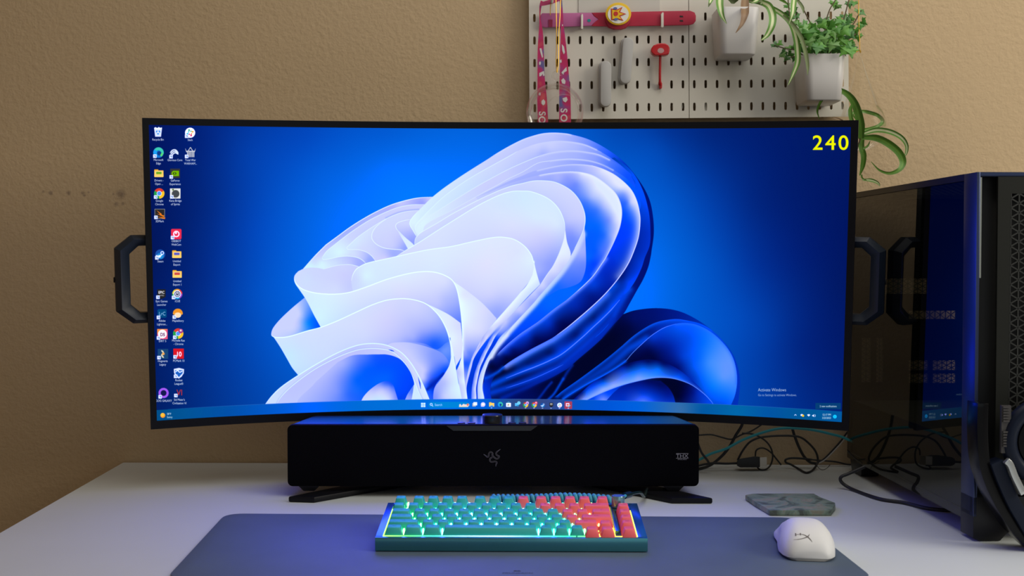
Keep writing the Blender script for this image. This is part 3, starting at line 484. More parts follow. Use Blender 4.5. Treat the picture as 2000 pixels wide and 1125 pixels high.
def paint_icons(text, vpt):
    """taskbar, desktop icons and all the small writing; text(string, x, y, size, rgb, align)"""
    W_ = (238,242,250)
    # taskbar: strip along the lower edge of the curved panel
    top = [vpt(u, .0366) for u in np.linspace(-.02, 1.02, 30)]; bot = [vpt(u, -.03) for u in np.linspace(1.02, -.02, 30)]
    res = fill_edges(edges(np.array(top+bot)))
    comp(res, field('P 300,812=0,78,135 360,808=0,84,150 450,806=0,80,170 600,800=0,98,235 700,797=0,108,215 780,796=0,112,215 850,794=0,110,225 920,792=0,105,225 960,792=0,92,215 990,791=35,78,150 1020,791=55,70,120 1090,792=45,75,150 1130,793=0,85,205 1180,794=0,85,215 1250,797=0,98,220 1330,801=55,110,170 1370,803=0,88,165 1440,806=0,104,170 1500,808=0,84,165 1570,811=0,88,150 1640,814=0,88,160',
         res[1], res[2], res[0].shape[1], res[0].shape[0], 4.0, 60.0))
    P = np.array(top); stroke('P '+' '.join('%.1f,%.1f' % tuple(q) for q in P[1:-1]), (60,120,200), .8, .6)
    def arrow(x, y): rect(x-3.5, y-3.5, x+3.5, y+3.5, (232,238,246), 1, .8); rect(x-1.6, y-1.2, x+2, y-.2, (60,120,200)); rect(x+1, y-1.2, x+2, y+2, (60,120,200))
    def label(x, y, *ls):
        for i, l in enumerate(ls): text(l, x, y+i*6.8, 5.9, W_, 'C', .5)
    def folder(x, y, c=None):
        rect(x-9, y-7.5, x-1, y-3, (240,170,40), 1, 1); rect(x-9, y-5.5, x+9, y+7.5, (255,206,90), 1, 1); 
        if c: rect(x-6, y-3.5, x+6, y+2.5, (240,236,220)); rect(x-5.4, y-2.8, x+5.4, y+2, c)
        rect(x-9, y+2, x+9, y+7.5, (255,216,110), 1, 1)
    def browser(x, y, r):
        sector(x, y, r, 30, 150, (226,62,48)); sector(x, y, r, -90, 30, (250,200,40)); sector(x, y, r, 150, 270, (40,165,80))
        disc(x, y, r*.48, (245,245,245)); disc(x, y, r*.38, (80,150,240))
    def swirl(x, y, r):
        disc(x, y, r, (20,120,215)); sector(x, y, r, -15, 140, (60,205,180), r*.45); sector(x, y, r, 140, 250, (30,160,230), r*.3); disc(x+r*.15, y+r*.15, r*.42, (12,60,140)); sector(x+r*.1, y+r*.1, r*.8, -60, 0, (90,220,120), r*.4)
    def valve(x, y, r):
        disc(x, y, r, (24,80,170)); disc(x, y+r*.3, r*.7, (30,140,215), r*.6); stroke('P %f,%f %f,%f %f,%f' % (x-r*.9, y+r*.2, x-r*.1, y+r*.4, x+r*.45, y-r*.25), (240,245,250), r*.26)
        disc(x+r*.4, y-r*.3, r*.36, (240,245,250)); disc(x+r*.4, y-r*.3, r*.2, (30,90,180)); disc(x-r*.15, y+r*.38, r*.27, (240,245,250))
    def hashmark(x, y, r, bg=True):
        if bg: disc(x, y, r, (250,250,250))
        for a, c in ((0,(54,197,240)),(90,(46,182,125)),(180,(236,178,46)),(270,(224,30,90))):
            t = math.radians(a); dx, dy = math.cos(t), math.sin(t)
            px_, py_ = x-dy*r*.2-dx*r*.2, y+dx*r*.2-dy*r*.2
            stroke('P %f,%f %f,%f %f,%f' % (px_-dx*r*.1, py_-dy*r*.1, px_-dx*r*.3, py_-dy*r*.3, px_-dx*r*.5, py_-dy*r*.5), c, r*.28)
            disc(px_+dy*r*.35-dx*r*.1, py_-dx*r*.35-dy*r*.1, r*.13, c)
    # recycle bin
    poly([(301,250.5),(316.5,250.5),(314.5,267),(303,267)], (222,232,246)); poly([(301,249.5),(304,248.3),(307,250),(310,248),(313,249.6),(316.5,248.8),(316,252),(301.5,252)], (245,248,252))
    for a in (30, 150, 270): sector(308.7, 258.3, 4.2, a-35, a+35, (10,130,230), 2.2)
    label(308.5, 274.5, 'Recycle Bin')
    hashmark(371.3, 259.3, 10); arrow(364.5, 266); label(371.5, 275.2, 'Slack')
    swirl(309.5, 298, 10.3); arrow(302.5, 305); label(309.5, 314.2, 'Microsoft', 'Edge')
    for k, (dx, dy) in enumerate(((0,0),(1,3.4),(2.5,6.8))): stroke('P %f,%f %f,%f %f,%f %f,%f' % (332+dx, 299+dy, 337+dx*.6, 293.5+dy, 343, 293+dy*.8, 348.5, 299+dy*.4), (225,235,240), 2.4)
    disc(345.5, 298, 2.6, (225,235,240)); arrow(334, 306); label(341.5, 314.6, 'Glorious Core')
    for k in range(5): rect(365.5+k*3, 296, 367.5+k*3, 307, (210,212,218))
    rect(364.5, 294.5, 380, 296, (225,225,230)); stroke('P 362,290 365,297 370,291 372,288 374,291 379,297 382,290', (200,202,210), 1.5); arrow(364.5, 305.5); label(372, 314.6, 'Total War', 'WARHAM...')
    folder(310.3, 338.3, (110,170,30)); label(310.5, 354.3, 'Drivers -', 'Open ...')
    rect(332.5, 329.5, 351.5, 348, (52,54,58)); rect(340, 333.5, 349.5, 344, (118,185,0)); sector(340.5, 338.8, 5.6, 90, 270, (118,185,0)); disc(341, 338.8, 3.4, (30,34,36), 2.4); disc(341, 338.8, 1.7, (118,185,0)); arrow(334.5, 345.5); label(342, 354.6, 'GeForce', 'Experience')
    browser(311, 377.8, 10.3); arrow(304, 384.8); label(311.2, 394, 'Google', 'Chrome')
    rect(332, 368, 352.5, 387.8, (232,232,226)); disc(343, 378.5, 7.4, (70,74,80)); disc(338, 370.5, 1.8, (90,120,60)); arrow(335.5, 384.5); label(342.5, 394, 'Kena Bridge', 'of Spirits')
    rect(302, 408, 322, 427.5, (160,162,168)); rect(302.8, 408.8, 321.2, 426.7, (42,40,42)); 
    for a, b, c_, d in ((305,410,311,417),(305,417,316,420),(306,423,318,424)): poly([(a,b),(c_+5,d+1),(c_+4,d+4)], (245,130,30))
    arrow(304.5, 424.5); label(312, 434, '3DMark')
    rect(334, 447, 354.5, 467.3, (236,44,80), 1, 2.5); disc(344.4, 457, 6.4, (252,240,242)); disc(344.4, 457, 4, (236,44,80)); rect(342, 453, 345.5, 457, (252,240,242)); arrow(337, 464); label(344.3, 472.8, 'OBSBOT', 'WebCam')
    valve(313, 497, 9.8); arrow(306.3, 503.6); label(313.3, 512.4, 'Steam')
    folder(345.3, 496.3, (90,90,200)); label(345.3, 512, 'Untitled', 'Export'); folder(346, 535, (210,80,70)); label(346, 551, 'Untitled', 'Export 1')
    poly([(307,565),(323.5,565),(323.5,580),(315.3,584),(307,580)], (34,34,38)); text('EPIC', 315.3, 573.5, 7.4, (250,250,250), 'C', 1); text('GAMES', 315.3, 578.4, 4, (235,235,235), 'C'); arrow(308.5, 580.5); label(315.6, 590.3, 'Epic Games', 'Launcher')
    cols = [(230,60,60),(240,160,40),(230,220,60),(60,190,90),(40,170,220),(150,70,200)]
    for k in range(6): sector(346.3, 574.2, 10, 60*k, 60*k+60, cols[k])
    disc(346.3, 574.2, 7.4, (240,242,246)); disc(346.3, 574.2, 5.6, (50,54,66)); sector(346.3, 574.2, 4.3, 115, 425, (245,245,250), 2.9); rect(345.6, 569.5, 347, 574.5, (245,245,250)); arrow(339, 581); label(346.6, 590, 'iCUE')
    rect(307.5, 604, 325.5, 620.5, (0,74,130), 1, 2.5); text('LrC', 316.6, 616, 10, (170,215,250), 'C'); arrow(309.5, 620); label(316.5, 628.4, 'Adobe', 'Lightroo...')
    sector(347.3, 612.5, 9.8, 0, 180, (240,150,40)); disc(347.3, 613, 9.8, (240,160,50), 2.6); disc(347.3, 615.5, 6.6, (250,226,190), 5.2); arrow(340.5, 619.3); label(347.7, 628.4, 'MapleStory')
    rect(307, 642.5, 327.5, 662.5, (236,90,130), 1, 1); poly([(307,642.5),(327.5,642.5),(307,652)], (250,150,70)); disc(317.2, 652.4, 8.6, (250,246,240)); text('D5', 317.5, 656.5, 9, (90,20,90), 'C', 1); arrow(309.5, 660); label(317.3, 668, 'DIRT 5')
    browser(348, 651.5, 10.2); disc(353, 646.5, 4.6, (170,60,140)); disc(353, 645.5, 2, (240,220,220)); arrow(341.3, 658.8); label(348.3, 667, 'Michelle Rae', '- Chrome')
    rect(308, 681.5, 328.5, 701, (24,70,120)); stroke('P 315,684 319,689 316,694 320,699', (220,214,190), 3); disc(319, 691, 2.6, (240,170,90)); arrow(310.5, 698.5); label(317.8, 707, 'Hogwarts', 'Legacy')
    rect(338.5, 680.8, 359, 700.8, (222,24,40)); text('10', 349.3, 696, 13, (252,250,250), 'C', 1); arrow(342, 697); label(349, 706.6, 'PCMark 10')
    poly([(339.5,720.5),(349.5,718.5),(359.5,721),(359,729),(354.5,736),(349,739.5),(343.5,735.5),(339.8,728)], (226,234,244)); poly([(342,723),(357,723),(356.5,729),(349.5,736.5),(343,730)], (30,100,200)); stroke('P 342.5,727 347,723.5 351,727 357,724', (240,245,250), 2); arrow(343, 735); label(349.3, 744.6, 'Rocket', 'League\u00ae')
    sector(319.5, 767.6, 10.2, 0, 360, (165,90,230), 5.6); disc(319.5, 767.6, 5.6, (20,24,80)); arrow(312.8, 775); label(320, 784.6, 'GOG GALAXY')
    text('VI', 350.2, 772.3, 16.5, (226,52,40), 'C'); arrow(343.5, 772.5); label(350.3, 782.6, "Sid Meier's", 'Civilization VI')
    # taskbar left, centre, right
    disc(318, 811.3, 4.8, (250,150,40)); disc(317.3, 810.3, 3.6, (255,200,60)); text('58\u00b0F', 326, 810.2, 5.4, W_, 'L', .5); text('Sunny', 326, 816.4, 5.4, W_, 'L', .5)
    for dx in (0, 4.5):
        for dy in (0, 4.5): rect(822.3+dx, 786.6+dy, 826.3+dx, 790.6+dy, (215,240,250))
    rect(836.5, 785, 917, 796.3, (0,140,215), .8, 5.6); disc(842.2, 789.8, 2.6, W_); disc(842.2, 789.8, 1.5, (0,130,220)); stroke('P 843.8,791.4 845,792.8 846,793.8', W_, 1.1); text('Search', 849, 792.8, 6.6, W_, 'L')
    poly([(896.5,795),(897,789.5),(900,789),(901,792.5),(905,788.5),(909,790),(915,788),(917,791),(914,794.6)], (240,226,220)); disc(913.5, 790.3, 2.2, (238,120,100)); rect(897, 793.6, 914, 795, (230,215,190))
    rect(922.5, 787.2, 929.5, 794, (175,185,200), 1, .6); rect(924.6, 785.4, 932, 791.8, (240,244,248), 1, .6)
    disc(943.5, 790, 4.5, (225,215,245)); poly([(939.3,790),(939.3,794.3),(944,794)], (225,215,245)); rect(941.3, 788, 946, 791.4, (250,250,255), 1, .8)
    rect(955.2, 785.6, 960, 789, (250,190,70)); rect(955.2, 787, 965.4, 794.2, (255,215,110), 1, .6); rect(957.5, 791.6, 963, 794.2, (80,160,225))
    swirl(977.3, 790, 5); rect(988.4, 786.8, 998, 794.8, (245,246,248), 1, 1); sector(993.2, 787, 2.4, 0, 180, (90,200,220), 1.5)
    for dx, dy, c in ((-1.7,-1.2,(240,90,70)),(.1,-1.2,(120,190,60)),(-1.7,.6,(60,150,230)),(.1,.6,(250,190,50))): rect(993+dx, 790.6+dy, 994.5+dx, 792.1+dy, c)
    rect(1005.8, 787.2, 1013, 793, (90,195,240), 1, .6); poly([(1008,792),(1014,790),(1012,794.4)], (40,150,215)); disc(1013.4, 787, 3.2, (130,225,240)); text('7', 1013.4, 789, 4.5, (20,110,140), 'C')
    browser(1026.6, 790.6, 5.2); disc(1030, 787, 3, (225,190,235)); disc(1030, 787.7, 1.5, (170,90,190)); browser(1043.3, 790.6, 5.2); disc(1047, 787, 3, (235,70,120)); disc(1047, 786.6, 1.3, (250,230,230))
    valve(1060, 791.2, 4.6); poly([(1073,786.6),(1080.4,786.6),(1080.4,793),(1076.7,795.3),(1073,793)], (30,30,34)); rect(1074.2, 788, 1079.2, 789.4, (225,225,225)); rect(1074.2, 790.3, 1079.2, 791.4, (200,200,200))
    hashmark(1093, 791.3, 4.7); rect(1102.5, 784, 1117.3, 798.6, (176,64,92), 1, 1); rect(1105.3, 787.4, 1112, 793.6, (250,245,245)); rect(1106.6, 788.6, 1110.7, 792.4, (225,120,110)); stroke('P 1110,795.6 1112,793 1114.6,791.6', (90,200,230), 1.6)
    for x, y in ((960,796.7),(1026.4,796.8),(1043,797),(1059.5,797.2),(1076.2,797.4),(1092.7,797.6),(1110,797.6)): rect(x-1.4, y-.6, x+1.4, y+.5, (225,235,250))
    stroke('P 1551.3,811.8 1553.5,809.6 1555.7,811.8', W_, 1.1); disc(1566, 810.6, 2.7, (235,240,250), 2); disc(1568.5, 812, 2.2, (250,200,30)); sector(1579.5, 813.6, 4.6, 45, 135, W_); 
    poly([(1586.3,810.6),(1588,810.6),(1590,808.8),(1590,814.6),(1588,813),(1586.3,813)], W_); sector(1589.6, 811.8, 3.4, -50, 50, W_, 2.5)
    text('12:17 PM', 1622.8, 811.8, 5.4, W_, 'R', .5); text('3/25/2023', 1622.8, 818.0, 5.2, W_, 'R', .5); disc(1630.6, 813.7, 3.6, (20,215,245)); text('2', 1630.6, 815.5, 4.6, (10,60,90), 'C')
    rect(1592.5, 787, 1642.3, 799.3, (4,62,118), 1, 1.2); text('2 new notifications', 1617.5, 795.2, 5.2, W_, 'C', .5)
    text('Activate Windows', 1480.5, 764.3, 8.8, (205,215,235), 'L'); text('Go to Settings to activate Windows.', 1480.5, 773.6, 6.15, (195,205,230), 'L')
    text('2', 1596.5, 292.3, 40, (240,240,0), 'C', .55); text('4', 1622, 292.3, 40, (240,240,0), 'C', .55); text('0', 1647, 292.3, 40, (240,240,0), 'C', .55)
# ---------------------------------------------------------------- the curved panel
PW, PH = 1.0543, .4413; MR, MT, MCX, MCY, MCZ, MYAW, MROLL = 1.496, .0697, -.0182, 1.7689, -.0189, .0043, -.0027
def panel(s_, h, d=0.0):
    """point of the monitor: s_ along the arc, h up, d behind the screen surface"""
    th = s_/MR; x = (MR+d)*math.sin(th); y = (MR+d)*math.cos(th)-MR; z = h
    y, z = y*math.cos(MT)-z*math.sin(MT), z*math.cos(MT)+y*math.sin(MT)
    x, y = x*math.cos(MYAW)-y*math.sin(MYAW), x*math.sin(MYAW)+y*math.cos(MYAW)
    x, z = x*math.cos(MROLL)-z*math.sin(MROLL), x*math.sin(MROLL)+z*math.cos(MROLL)
    return Vector((x+MCX, y+MCY, z+MCZ))+EYE
def to_px(P):
    x, y, z = P[0]-EYE.x, P[1]-EYE.y, P[2]-EYE.z; c, s_ = math.cos(PITCH), math.sin(PITCH)
    return 1000+F_PX*x/(y*c-z*s_), 562.5-F_PX*(z*c+y*s_)/(y*c-z*s_)
paint_bloom()
def _text(body, x, y, size, rgb, align='L', bold=0):
    V, E, tri = text_edges(body, bold); sx = size*(.83 if size < 30 else 1.06); w = V[:,0].max()*sx
    off = {'L': 0, 'C': -w/2, 'R': -w}[align]
    P = np.stack([x+off+V[:,0]*sx, y-V[:,1]*size], 1)
    comp(fill_edges(np.hstack([P[E[:,0]], P[E[:,1]]]), 5), np.array(rgb, np.float32)/255)
paint_icons(_text, lambda u, v: to_px(panel((u-.5)*PW, (v-.5)*PH)))
TW, TH = 2752, 1152
gx, gy = 173, 73; U = np.linspace(0, 1, gx); Vv = np.linspace(0, 1, gy)
G = np.array([[to_px(panel((u-.5)*PW, (v-.5)*PH)) for u in U] for v in Vv])          # picture position of panel points
uu = (np.arange(TW)+.5)/TW*(gx-1); vv = (np.arange(TH)+.5)/TH*(gy-1)
a_ = np.minimum(vv.astype(int), gy-2); b_ = np.minimum(uu.astype(int), gx-2); fy, fx = (vv-a_)[:,None,None], (uu-b_)[None,:,None]
Gp = (G[a_][:,b_]*(1-fx)+G[a_][:,b_+1]*fx)*(1-fy)+(G[a_+1][:,b_]*(1-fx)+G[a_+1][:,b_+1]*fx)*fy
X = np.clip((Gp[...,0]-CX0)*S-.5, 0, CW-1.01); Y = np.clip((Gp[...,1]-CY0)*S-.5, 0, CH-1.01)
ix, iy = X.astype(int), Y.astype(int); fx, fy = (X-ix)[...,None], (Y-iy)[...,None]
tex = (canvas[iy, ix]*(1-fx)+canvas[iy, ix+1]*fx)*(1-fy)+(canvas[iy+1, ix]*(1-fx)+canvas[iy+1, ix+1]*fx)*fy
img = bpy.data.images.new('desktop_picture', TW, TH, alpha=False)
img.pixels.foreach_set(np.dstack([np.clip(tex, 0, 1), np.ones((TH, TW, 1))]).astype(np.float32).ravel()); img.update(); img.pack()
sm = bpy.data.materials.new('lit_screen'); sm.use_nodes = True; nt = sm.node_tree; pb = nt.nodes['Principled BSDF']
ti = node(nt, 'ShaderNodeTexImage'); ti.image = img; ti.extension = 'EXTEND'
pb.inputs['Base Color'].default_value = (0, 0, 0, 1); pb.inputs['Roughness'].default_value = .4; pb.inputs['Specular IOR Level'].default_value = .03
# a lit panel's brightest channels lie above what the picture can hold: c + k c^16 per channel
pw = node(nt, 'ShaderNodeVectorMath', operation='MULTIPLY'); nt.links.new(ti.outputs['Color'], pw.inputs[0]); nt.links.new(ti.outputs['Color'], pw.inputs[1]); prev = pw
for _ in range(3):
    q_ = node(nt, 'ShaderNodeVectorMath', operation='MULTIPLY'); nt.links.new(prev.outputs[0], q_.inputs[0]); nt.links.new(prev.outputs[0], q_.inputs[1]); prev = q_
ma = node(nt, 'ShaderNodeVectorMath', operation='MULTIPLY_ADD'); ma.inputs[1].default_value = (.3, .6, 6.5); nt.links.new(prev.outputs[0], ma.inputs[0]); nt.links.new(ti.outputs['Color'], ma.inputs[2])
nt.links.new(ma.outputs[0], pb.inputs['Emission Color']); pb.inputs['Emission Strength'].default_value = 1.0

# ---------------------------------------------------------------- room
wall_m = bpy.data.materials.new('tan_wall_paint'); wall_m.use_nodes = True; nt = wall_m.node_tree; pb = nt.nodes['Principled BSDF']
pb.inputs['Roughness'].default_value = .85; pb.inputs['Specular IOR Level'].default_value = .2
tc = node(nt, 'ShaderNodeTexCoord'); ge = node(nt, 'ShaderNodeNewGeometry')
n1 = node(nt, 'ShaderNodeTexNoise'); n1.inputs['Scale'].default_value = 130; n1.inputs['Detail'].default_value = 5; n1.inputs['Roughness'].default_value = .6
n2 = node(nt, 'ShaderNodeTexNoise'); n2.inputs['Scale'].default_value = 2.2
nt.links.new(ge.outputs['Position'], n1.inputs['Vector']); nt.links.new(ge.outputs['Position'], n2.inputs['Vector'])
bp = node(nt, 'ShaderNodeBump'); bp.inputs['Strength'].default_value = .55; bp.inputs['Distance'].default_value = .0025
nt.links.new(n1.outputs['Fac'], bp.inputs['Height']); nt.links.new(bp.outputs['Normal'], pb.inputs['Normal'])
mx = node(nt, 'ShaderNodeMix', data_type='RGBA'); mx.inputs['A'].default_value = (.50, .37, .225, 1); mx.inputs['B'].default_value = (.56, .415, .255, 1)
nt.links.new(n2.outputs['Fac'], mx.inputs['Factor'])
# scuff marks: small smudges where the photograph has them
acc = None
nm = node(nt, 'ShaderNodeTexNoise'); nm.inputs['Scale'].default_value = 260; nt.links.new(ge.outputs['Position'], nm.inputs['Vector'])
for px, py, r in ((84.5,375,2.2),(99,377,3.4),(134,377,3.4),(161.5,377,2.8),(164.5,382,2.2),(221,379,1.8),(236,379.5,7.5),(227,398.5,3.4),(240,398,2.6),(173,375.5,1.6)):
    c = wp(px, py); d = node(nt, 'ShaderNodeVectorMath', operation='DISTANCE'); d.inputs[1].default_value = c
    nt.links.new(ge.outputs['Position'], d.inputs[0])
    mr = node(nt, 'ShaderNodeMapRange', interpolation_type='SMOOTHSTEP'); rr = r*1.45*1.92/F_PX
    mr.inputs['From Min'].default_value = rr*.2; mr.inputs['From Max'].default_value = rr*1.3; mr.inputs['To Min'].default_value = 1; mr.inputs['To Max'].default_value = 0
    nt.links.new(d.outputs['Value'], mr.inputs['Value'])
    if acc is None: acc = mr.outputs[0]
    else:
        q = node(nt, 'ShaderNodeMath', operation='MAXIMUM'); nt.links.new(acc, q.inputs[0]); nt.links.new(mr.outputs[0], q.inputs[1]); acc = q.outputs[0]
q = node(nt, 'ShaderNodeMath', operation='MULTIPLY'); nt.links.new(acc, q.inputs[0]); nt.links.new(nm.outputs['Fac'], q.inputs[1])
m3 = node(nt, 'ShaderNodeMix', data_type='RGBA'); m3.inputs['B'].default_value = (.14, .10, .085, 1)
nt.links.new(q.outputs[0], m3.inputs['Factor']); nt.links.new(mx.outputs['Result'], m3.inputs['A']); nt.links.new(m3.outputs['Result'], pb.inputs['Base Color'])
def wy(x): return WA+WB*x
b = MB(); b.prism([(-3.2, wy(-3.2), 0), (3.2, wy(3.2), 0), (3.2, wy(3.2)+.1, 0), (-3.2, wy(-3.2)+.1, 0)], (0, 0, 2.7))
b.build('wall_back', wall_m, smooth_=0, kind='structure')
b = MB(); b.box((-1.72, -1.0, 0), (-1.62, wy(-1.7)-.001, 2.7)); b.build('light_block_wall_left', wall_m, smooth_=0, kind='structure')  # unseen wall added to block ambient world light from the left
b = MB(); b.box((-3.2, -3.2, -.05), (3.2, wy(3.2)+.2, 0)); b.build('floor', mat('floor_boards', (.22, .15, .10), .5, var=.3, vscale=3), smooth_=0, kind='structure')
b = MB(); b.prism([(-3.2, wy(-3.2)-.014, 0), (3.2, wy(3.2)-.014, 0), (3.2, wy(3.2)-.0005, 0), (-3.2, wy(-3.2)-.0005, 0)], (0, 0, .09))
b.build('baseboard_back', mat('white_trim', (.6, .57, .52), .5), smooth_=0, kind='structure')

# ---------------------------------------------------------------- desk
white_desk = mat('white_desk_top', (.62, .66, .67), .40, bump=.05, bscale=600, spec=.4)
L0, L1 = onz(240, 903), onz(0, 1040); d = (L1-L0).normalized(); L2 = L0+d*1.15
R0 = onz(1560, 907.5); e = (R0-L0).normalized(); R1 = L0+e*2.35; R2 = Vector((R1.x, L2.y, DESK))
t = thing('desk', 'white desk with a plain top pushed against the tan wall', 'desk', (0, 1.3, 0))
b = MB(); b.prism([L0, L2, R2, R1], (0, 0, -.025)); b.build('desk_top', white_desk, t, bevel=.002)
leg_m = mat('white_leg_metal', (.6, .6, .6), .4)
for p in (L0.lerp(R2, .05), L2.lerp(R1, .05), R1.lerp(L2, .04), R2.lerp(L0, .05)):
    b = MB(); b.box((p.x-.025, p.y-.025, .0), (p.x+.025, p.y+.025, DESK-.025)); b.build('leg', leg_m, t, bevel=.003)

# ---------------------------------------------------------------- monitor
black_pl = mat('black_plastic', (.004, .004, .006), .42, spec=.2); black_gl = mat('black_gloss', (.008, .008, .010), .18)
base = panel(0, -.26, .12); t = mon = thing('curved_monitor', 'wide curved black monitor showing a blue desktop with a folded ribbon flower', 'monitor', (base.x, base.y, DESK))
def arcbox(b, s0, s1, h0, h1, d0, d1, n=40):
    b.loft([[panel(s, h0, d0), panel(s, h1, d0), panel(s, h1, d1), panel(s, h0, d1)] for s in (lerp(s0, s1, k/n) for k in range(n+1))]); return b
sl, sr, ht, hb = -PW/2-.0090, PW/2+.0105, PH/2+.0100, -PH/2-.0125
n, m_ = 96, 20; b = MB(); P, uvs = [], []
for j in range(m_+1):
    for i in range(n+1): P.append(panel((i/n-.5)*PW, (j/m_-.5)*PH, 0)); uvs.append((i/n, j/m_))
b.add(P, [(j*(n+1)+i, j*(n+1)+i+1, (j+1)*(n+1)+i+1, (j+1)*(n+1)+i) for j in range(m_) for i in range(n)])
b.build('screen', sm, t, uv=uvs)
b = MB(); arcbox(b, sl, sr, PH/2, ht, -.0022, .004); arcbox(b, sl, sr, hb, -PH/2, -.0022, .004); arcbox(b, sl, -PW/2, -PH/2, PH/2, -.0022, .004, 1); arcbox(b, PW/2, sr, -PH/2, PH/2, -.0022, .004, 1)
b.build('bezel', black_pl, t)
b = MB(); arcbox(b, sl+.0005, sr-.0005, hb+.0005, ht-.0005, .0045, .016); arcbox(b, -.32, .32, -.15, .17, .016, .045); b.build('back_shell', mat('dark_back', (.02, .022, .026), .5), t, bevel=.003, bseg=2)
def grip(sgn):
    # handle: octagonal loop standing out from the side of the panel
    pts_o = [(0, .066), (.022, .066), (.0455, .047), (.0455, -.047), (.022, -.066), (0, -.066)] 
    pts_i = [(0, .050), (.0115, .050), (.0245, .038), (.0245, -.038), (.0115, -.050), (0, -.050)]
    s0 = sl+.002 if sgn < 0 else sr-.002; hc = (-.0075 if sgn < 0 else -.0075)
    def q(p, dd): return panel(s0+sgn*p[0], hc+p[1], dd)
    b = MB(); rings = []
    for k in range(6):
        o_, i_ = pts_o[k], pts_i[k]
        mid = (o_[0]+(i_[0]-o_[0])*.38, o_[1]+(i_[1]-o_[1])*.38)
        rings.append([q(o_, .012), q(o_, .024), q(i_, .028), q(i_, .012), q(mid, .003)])
    b.loft(rings); g = b.build('handle', mat('handle_plastic', (.010, .017, .032), .42, spec=.35), t, smooth_=20, bevel=.0012)
    b = MB(); b.tube([q((.0458, .0), .016), q((.0475, 0), .016)], [.0045, .004], 10); b.build('lock_button', black_pl, g)
grip(-1); grip(1)
# stand: column and the two wide V legs
root = Vector((-.012, 1.86, DESK)); 
b = MB(); b.prism([Vector((-.055, 1.835, DESK)), Vector((.031, 1.835, DESK)), Vector((.031, 1.895, DESK)), Vector((-.055, 1.895, DESK))], (0, 0, .25)); b.build('column', black_pl, t, bevel=.006)
b = MB(); b.box((-.05, 1.80, .95), (.026, 1.842, 1.03)); b.build('arm', black_pl, t, bevel=.003)
def vleg(tip_o, tip_i, root_i, root_o):
    b = MB(); h = .0085
    b.prism([tip_o, tip_i, root_i, root_o], (0, 0, h)); b.build('leg', black_pl, t, bevel=.0022)
vleg(onz(563, 981), onz(614, 982.5), Vector((-.035, 1.842, DESK)), Vector((-.075, 1.90, DESK)))
vleg(onz(1392, 984), onz(1312, 984), Vector((.012, 1.842, DESK)), Vector((.05, 1.90, DESK)))

# ---------------------------------------------------------------- soundbar
YB = 1.645; dB = .098
c0, c1 = at(561, 830, YB), at(1365, 949.9, YB); xl, xr, zt, zb = c0.x, c1.x, c0.z, c1.z
t = thing('soundbar', 'long black soundbar under the monitor with a three snake emblem', 'soundbar', ((xl+xr)/2, YB+dB/2, DESK))
fab = mat('speaker_fabric', (.0012, .0012, .0030), .85, bump=.35, bscale=1800, spec=.08)
def rrect(x0, x1, z0, z1, y, r, k=5):
    out = []
    for cx, cz, a0 in ((x1-r, z1-r, 0), (x0+r, z1-r, 90), (x0+r, z0+r, 180), (x1-r, z0+r, 270)):
        for i in range(k+1): a = math.radians(a0+90*i/k); out.append(Vector((cx+r*math.cos(a), y, cz+r*math.sin(a))))
    return out
top_m = mat('soundbar_top_plastic', (.006, .010, .02), .2, spec=1.0)
b = MB(); b.loft([rrect(xl, xr, zb, zt, YB, .0075), rrect(xl, xr, zb, zt, YB+.012, .0075)]); b.build('front_grille', fab, t, bevel=.0008)
b = MB(); b.loft([rrect(xl+.001, xr-.001, zb+.001, zt-.0002, YB+.0122, .007), rrect(xl+.006, xr-.006, zb+.004, zt-.0002, YB+dB, .02)]); b.build('body', top_m, t)
gx0, gx1 = at(872, 830, YB).x, at(1050, 830, YB).x
b = MB(); b.prism([Vector((gx0, YB-.0006, zt-.0012)), Vector((gx1, YB-.0006, zt-.0012)), Vector((gx1-.010, YB-.0006, zt-.0085)), Vector((gx0+.010, YB-.0006, zt-.0085))], (0, .0008, 0)); b.build('display_window', mat('smoked_window', (.022, .021, .023), .3), t)
kx = at(961, 830, YB).x; kc = Vector((kx, YB+.026, zt-.0003))
b = MB(); b.lathe(kc, (0, 0, 1), [(.0148, 0), (.0148, .0098), (.0152, .0108), (.0146, .0122), (0.0001, .0122)], 36); b.build('volume_knob', mat('knob_metal', (.05, .05, .055), .22, .6), t)
for px in (901, 921, 1000, 1020.5):
    b = MB(); c = Vector((at(px, 826, YB+.02).x, YB+.020, zt-.0002)); b.lathe(c, (0, 0, 1), [(.0058, 0), (.0058, .0008), (.0045, .0013), (.0001, .0013)], 20); b.build('button', mat('button_rubber', (.02, .02, .022), .35), t)
for px in (608, 1312):
    c = at(px, 950, YB+.02); b = MB(); b.loft([[Vector((c.x+sx*.016, c.y+sy*.02, zb+.001)) for sx, sy in ((-1,-1),(1,-1),(1,1),(-1,1))], [Vector((c.x+sx*.008, c.y+sy*.02, DESK+.0088)) for sx, sy in ((-1,-1),(1,-1),(1,1),(-1,1))]])
    b.build('foot', black_pl, t, bevel=.001)
logo_m = mat('grey_print', (.16, .15, .19), .5)
def strip(path_px, w, Y):
    b = MB(); pth = [at(x, y, Y) for x, y in path_px]; pth = crom(pth, 5); b.tube(pth, w, 5); return b
b = MB()
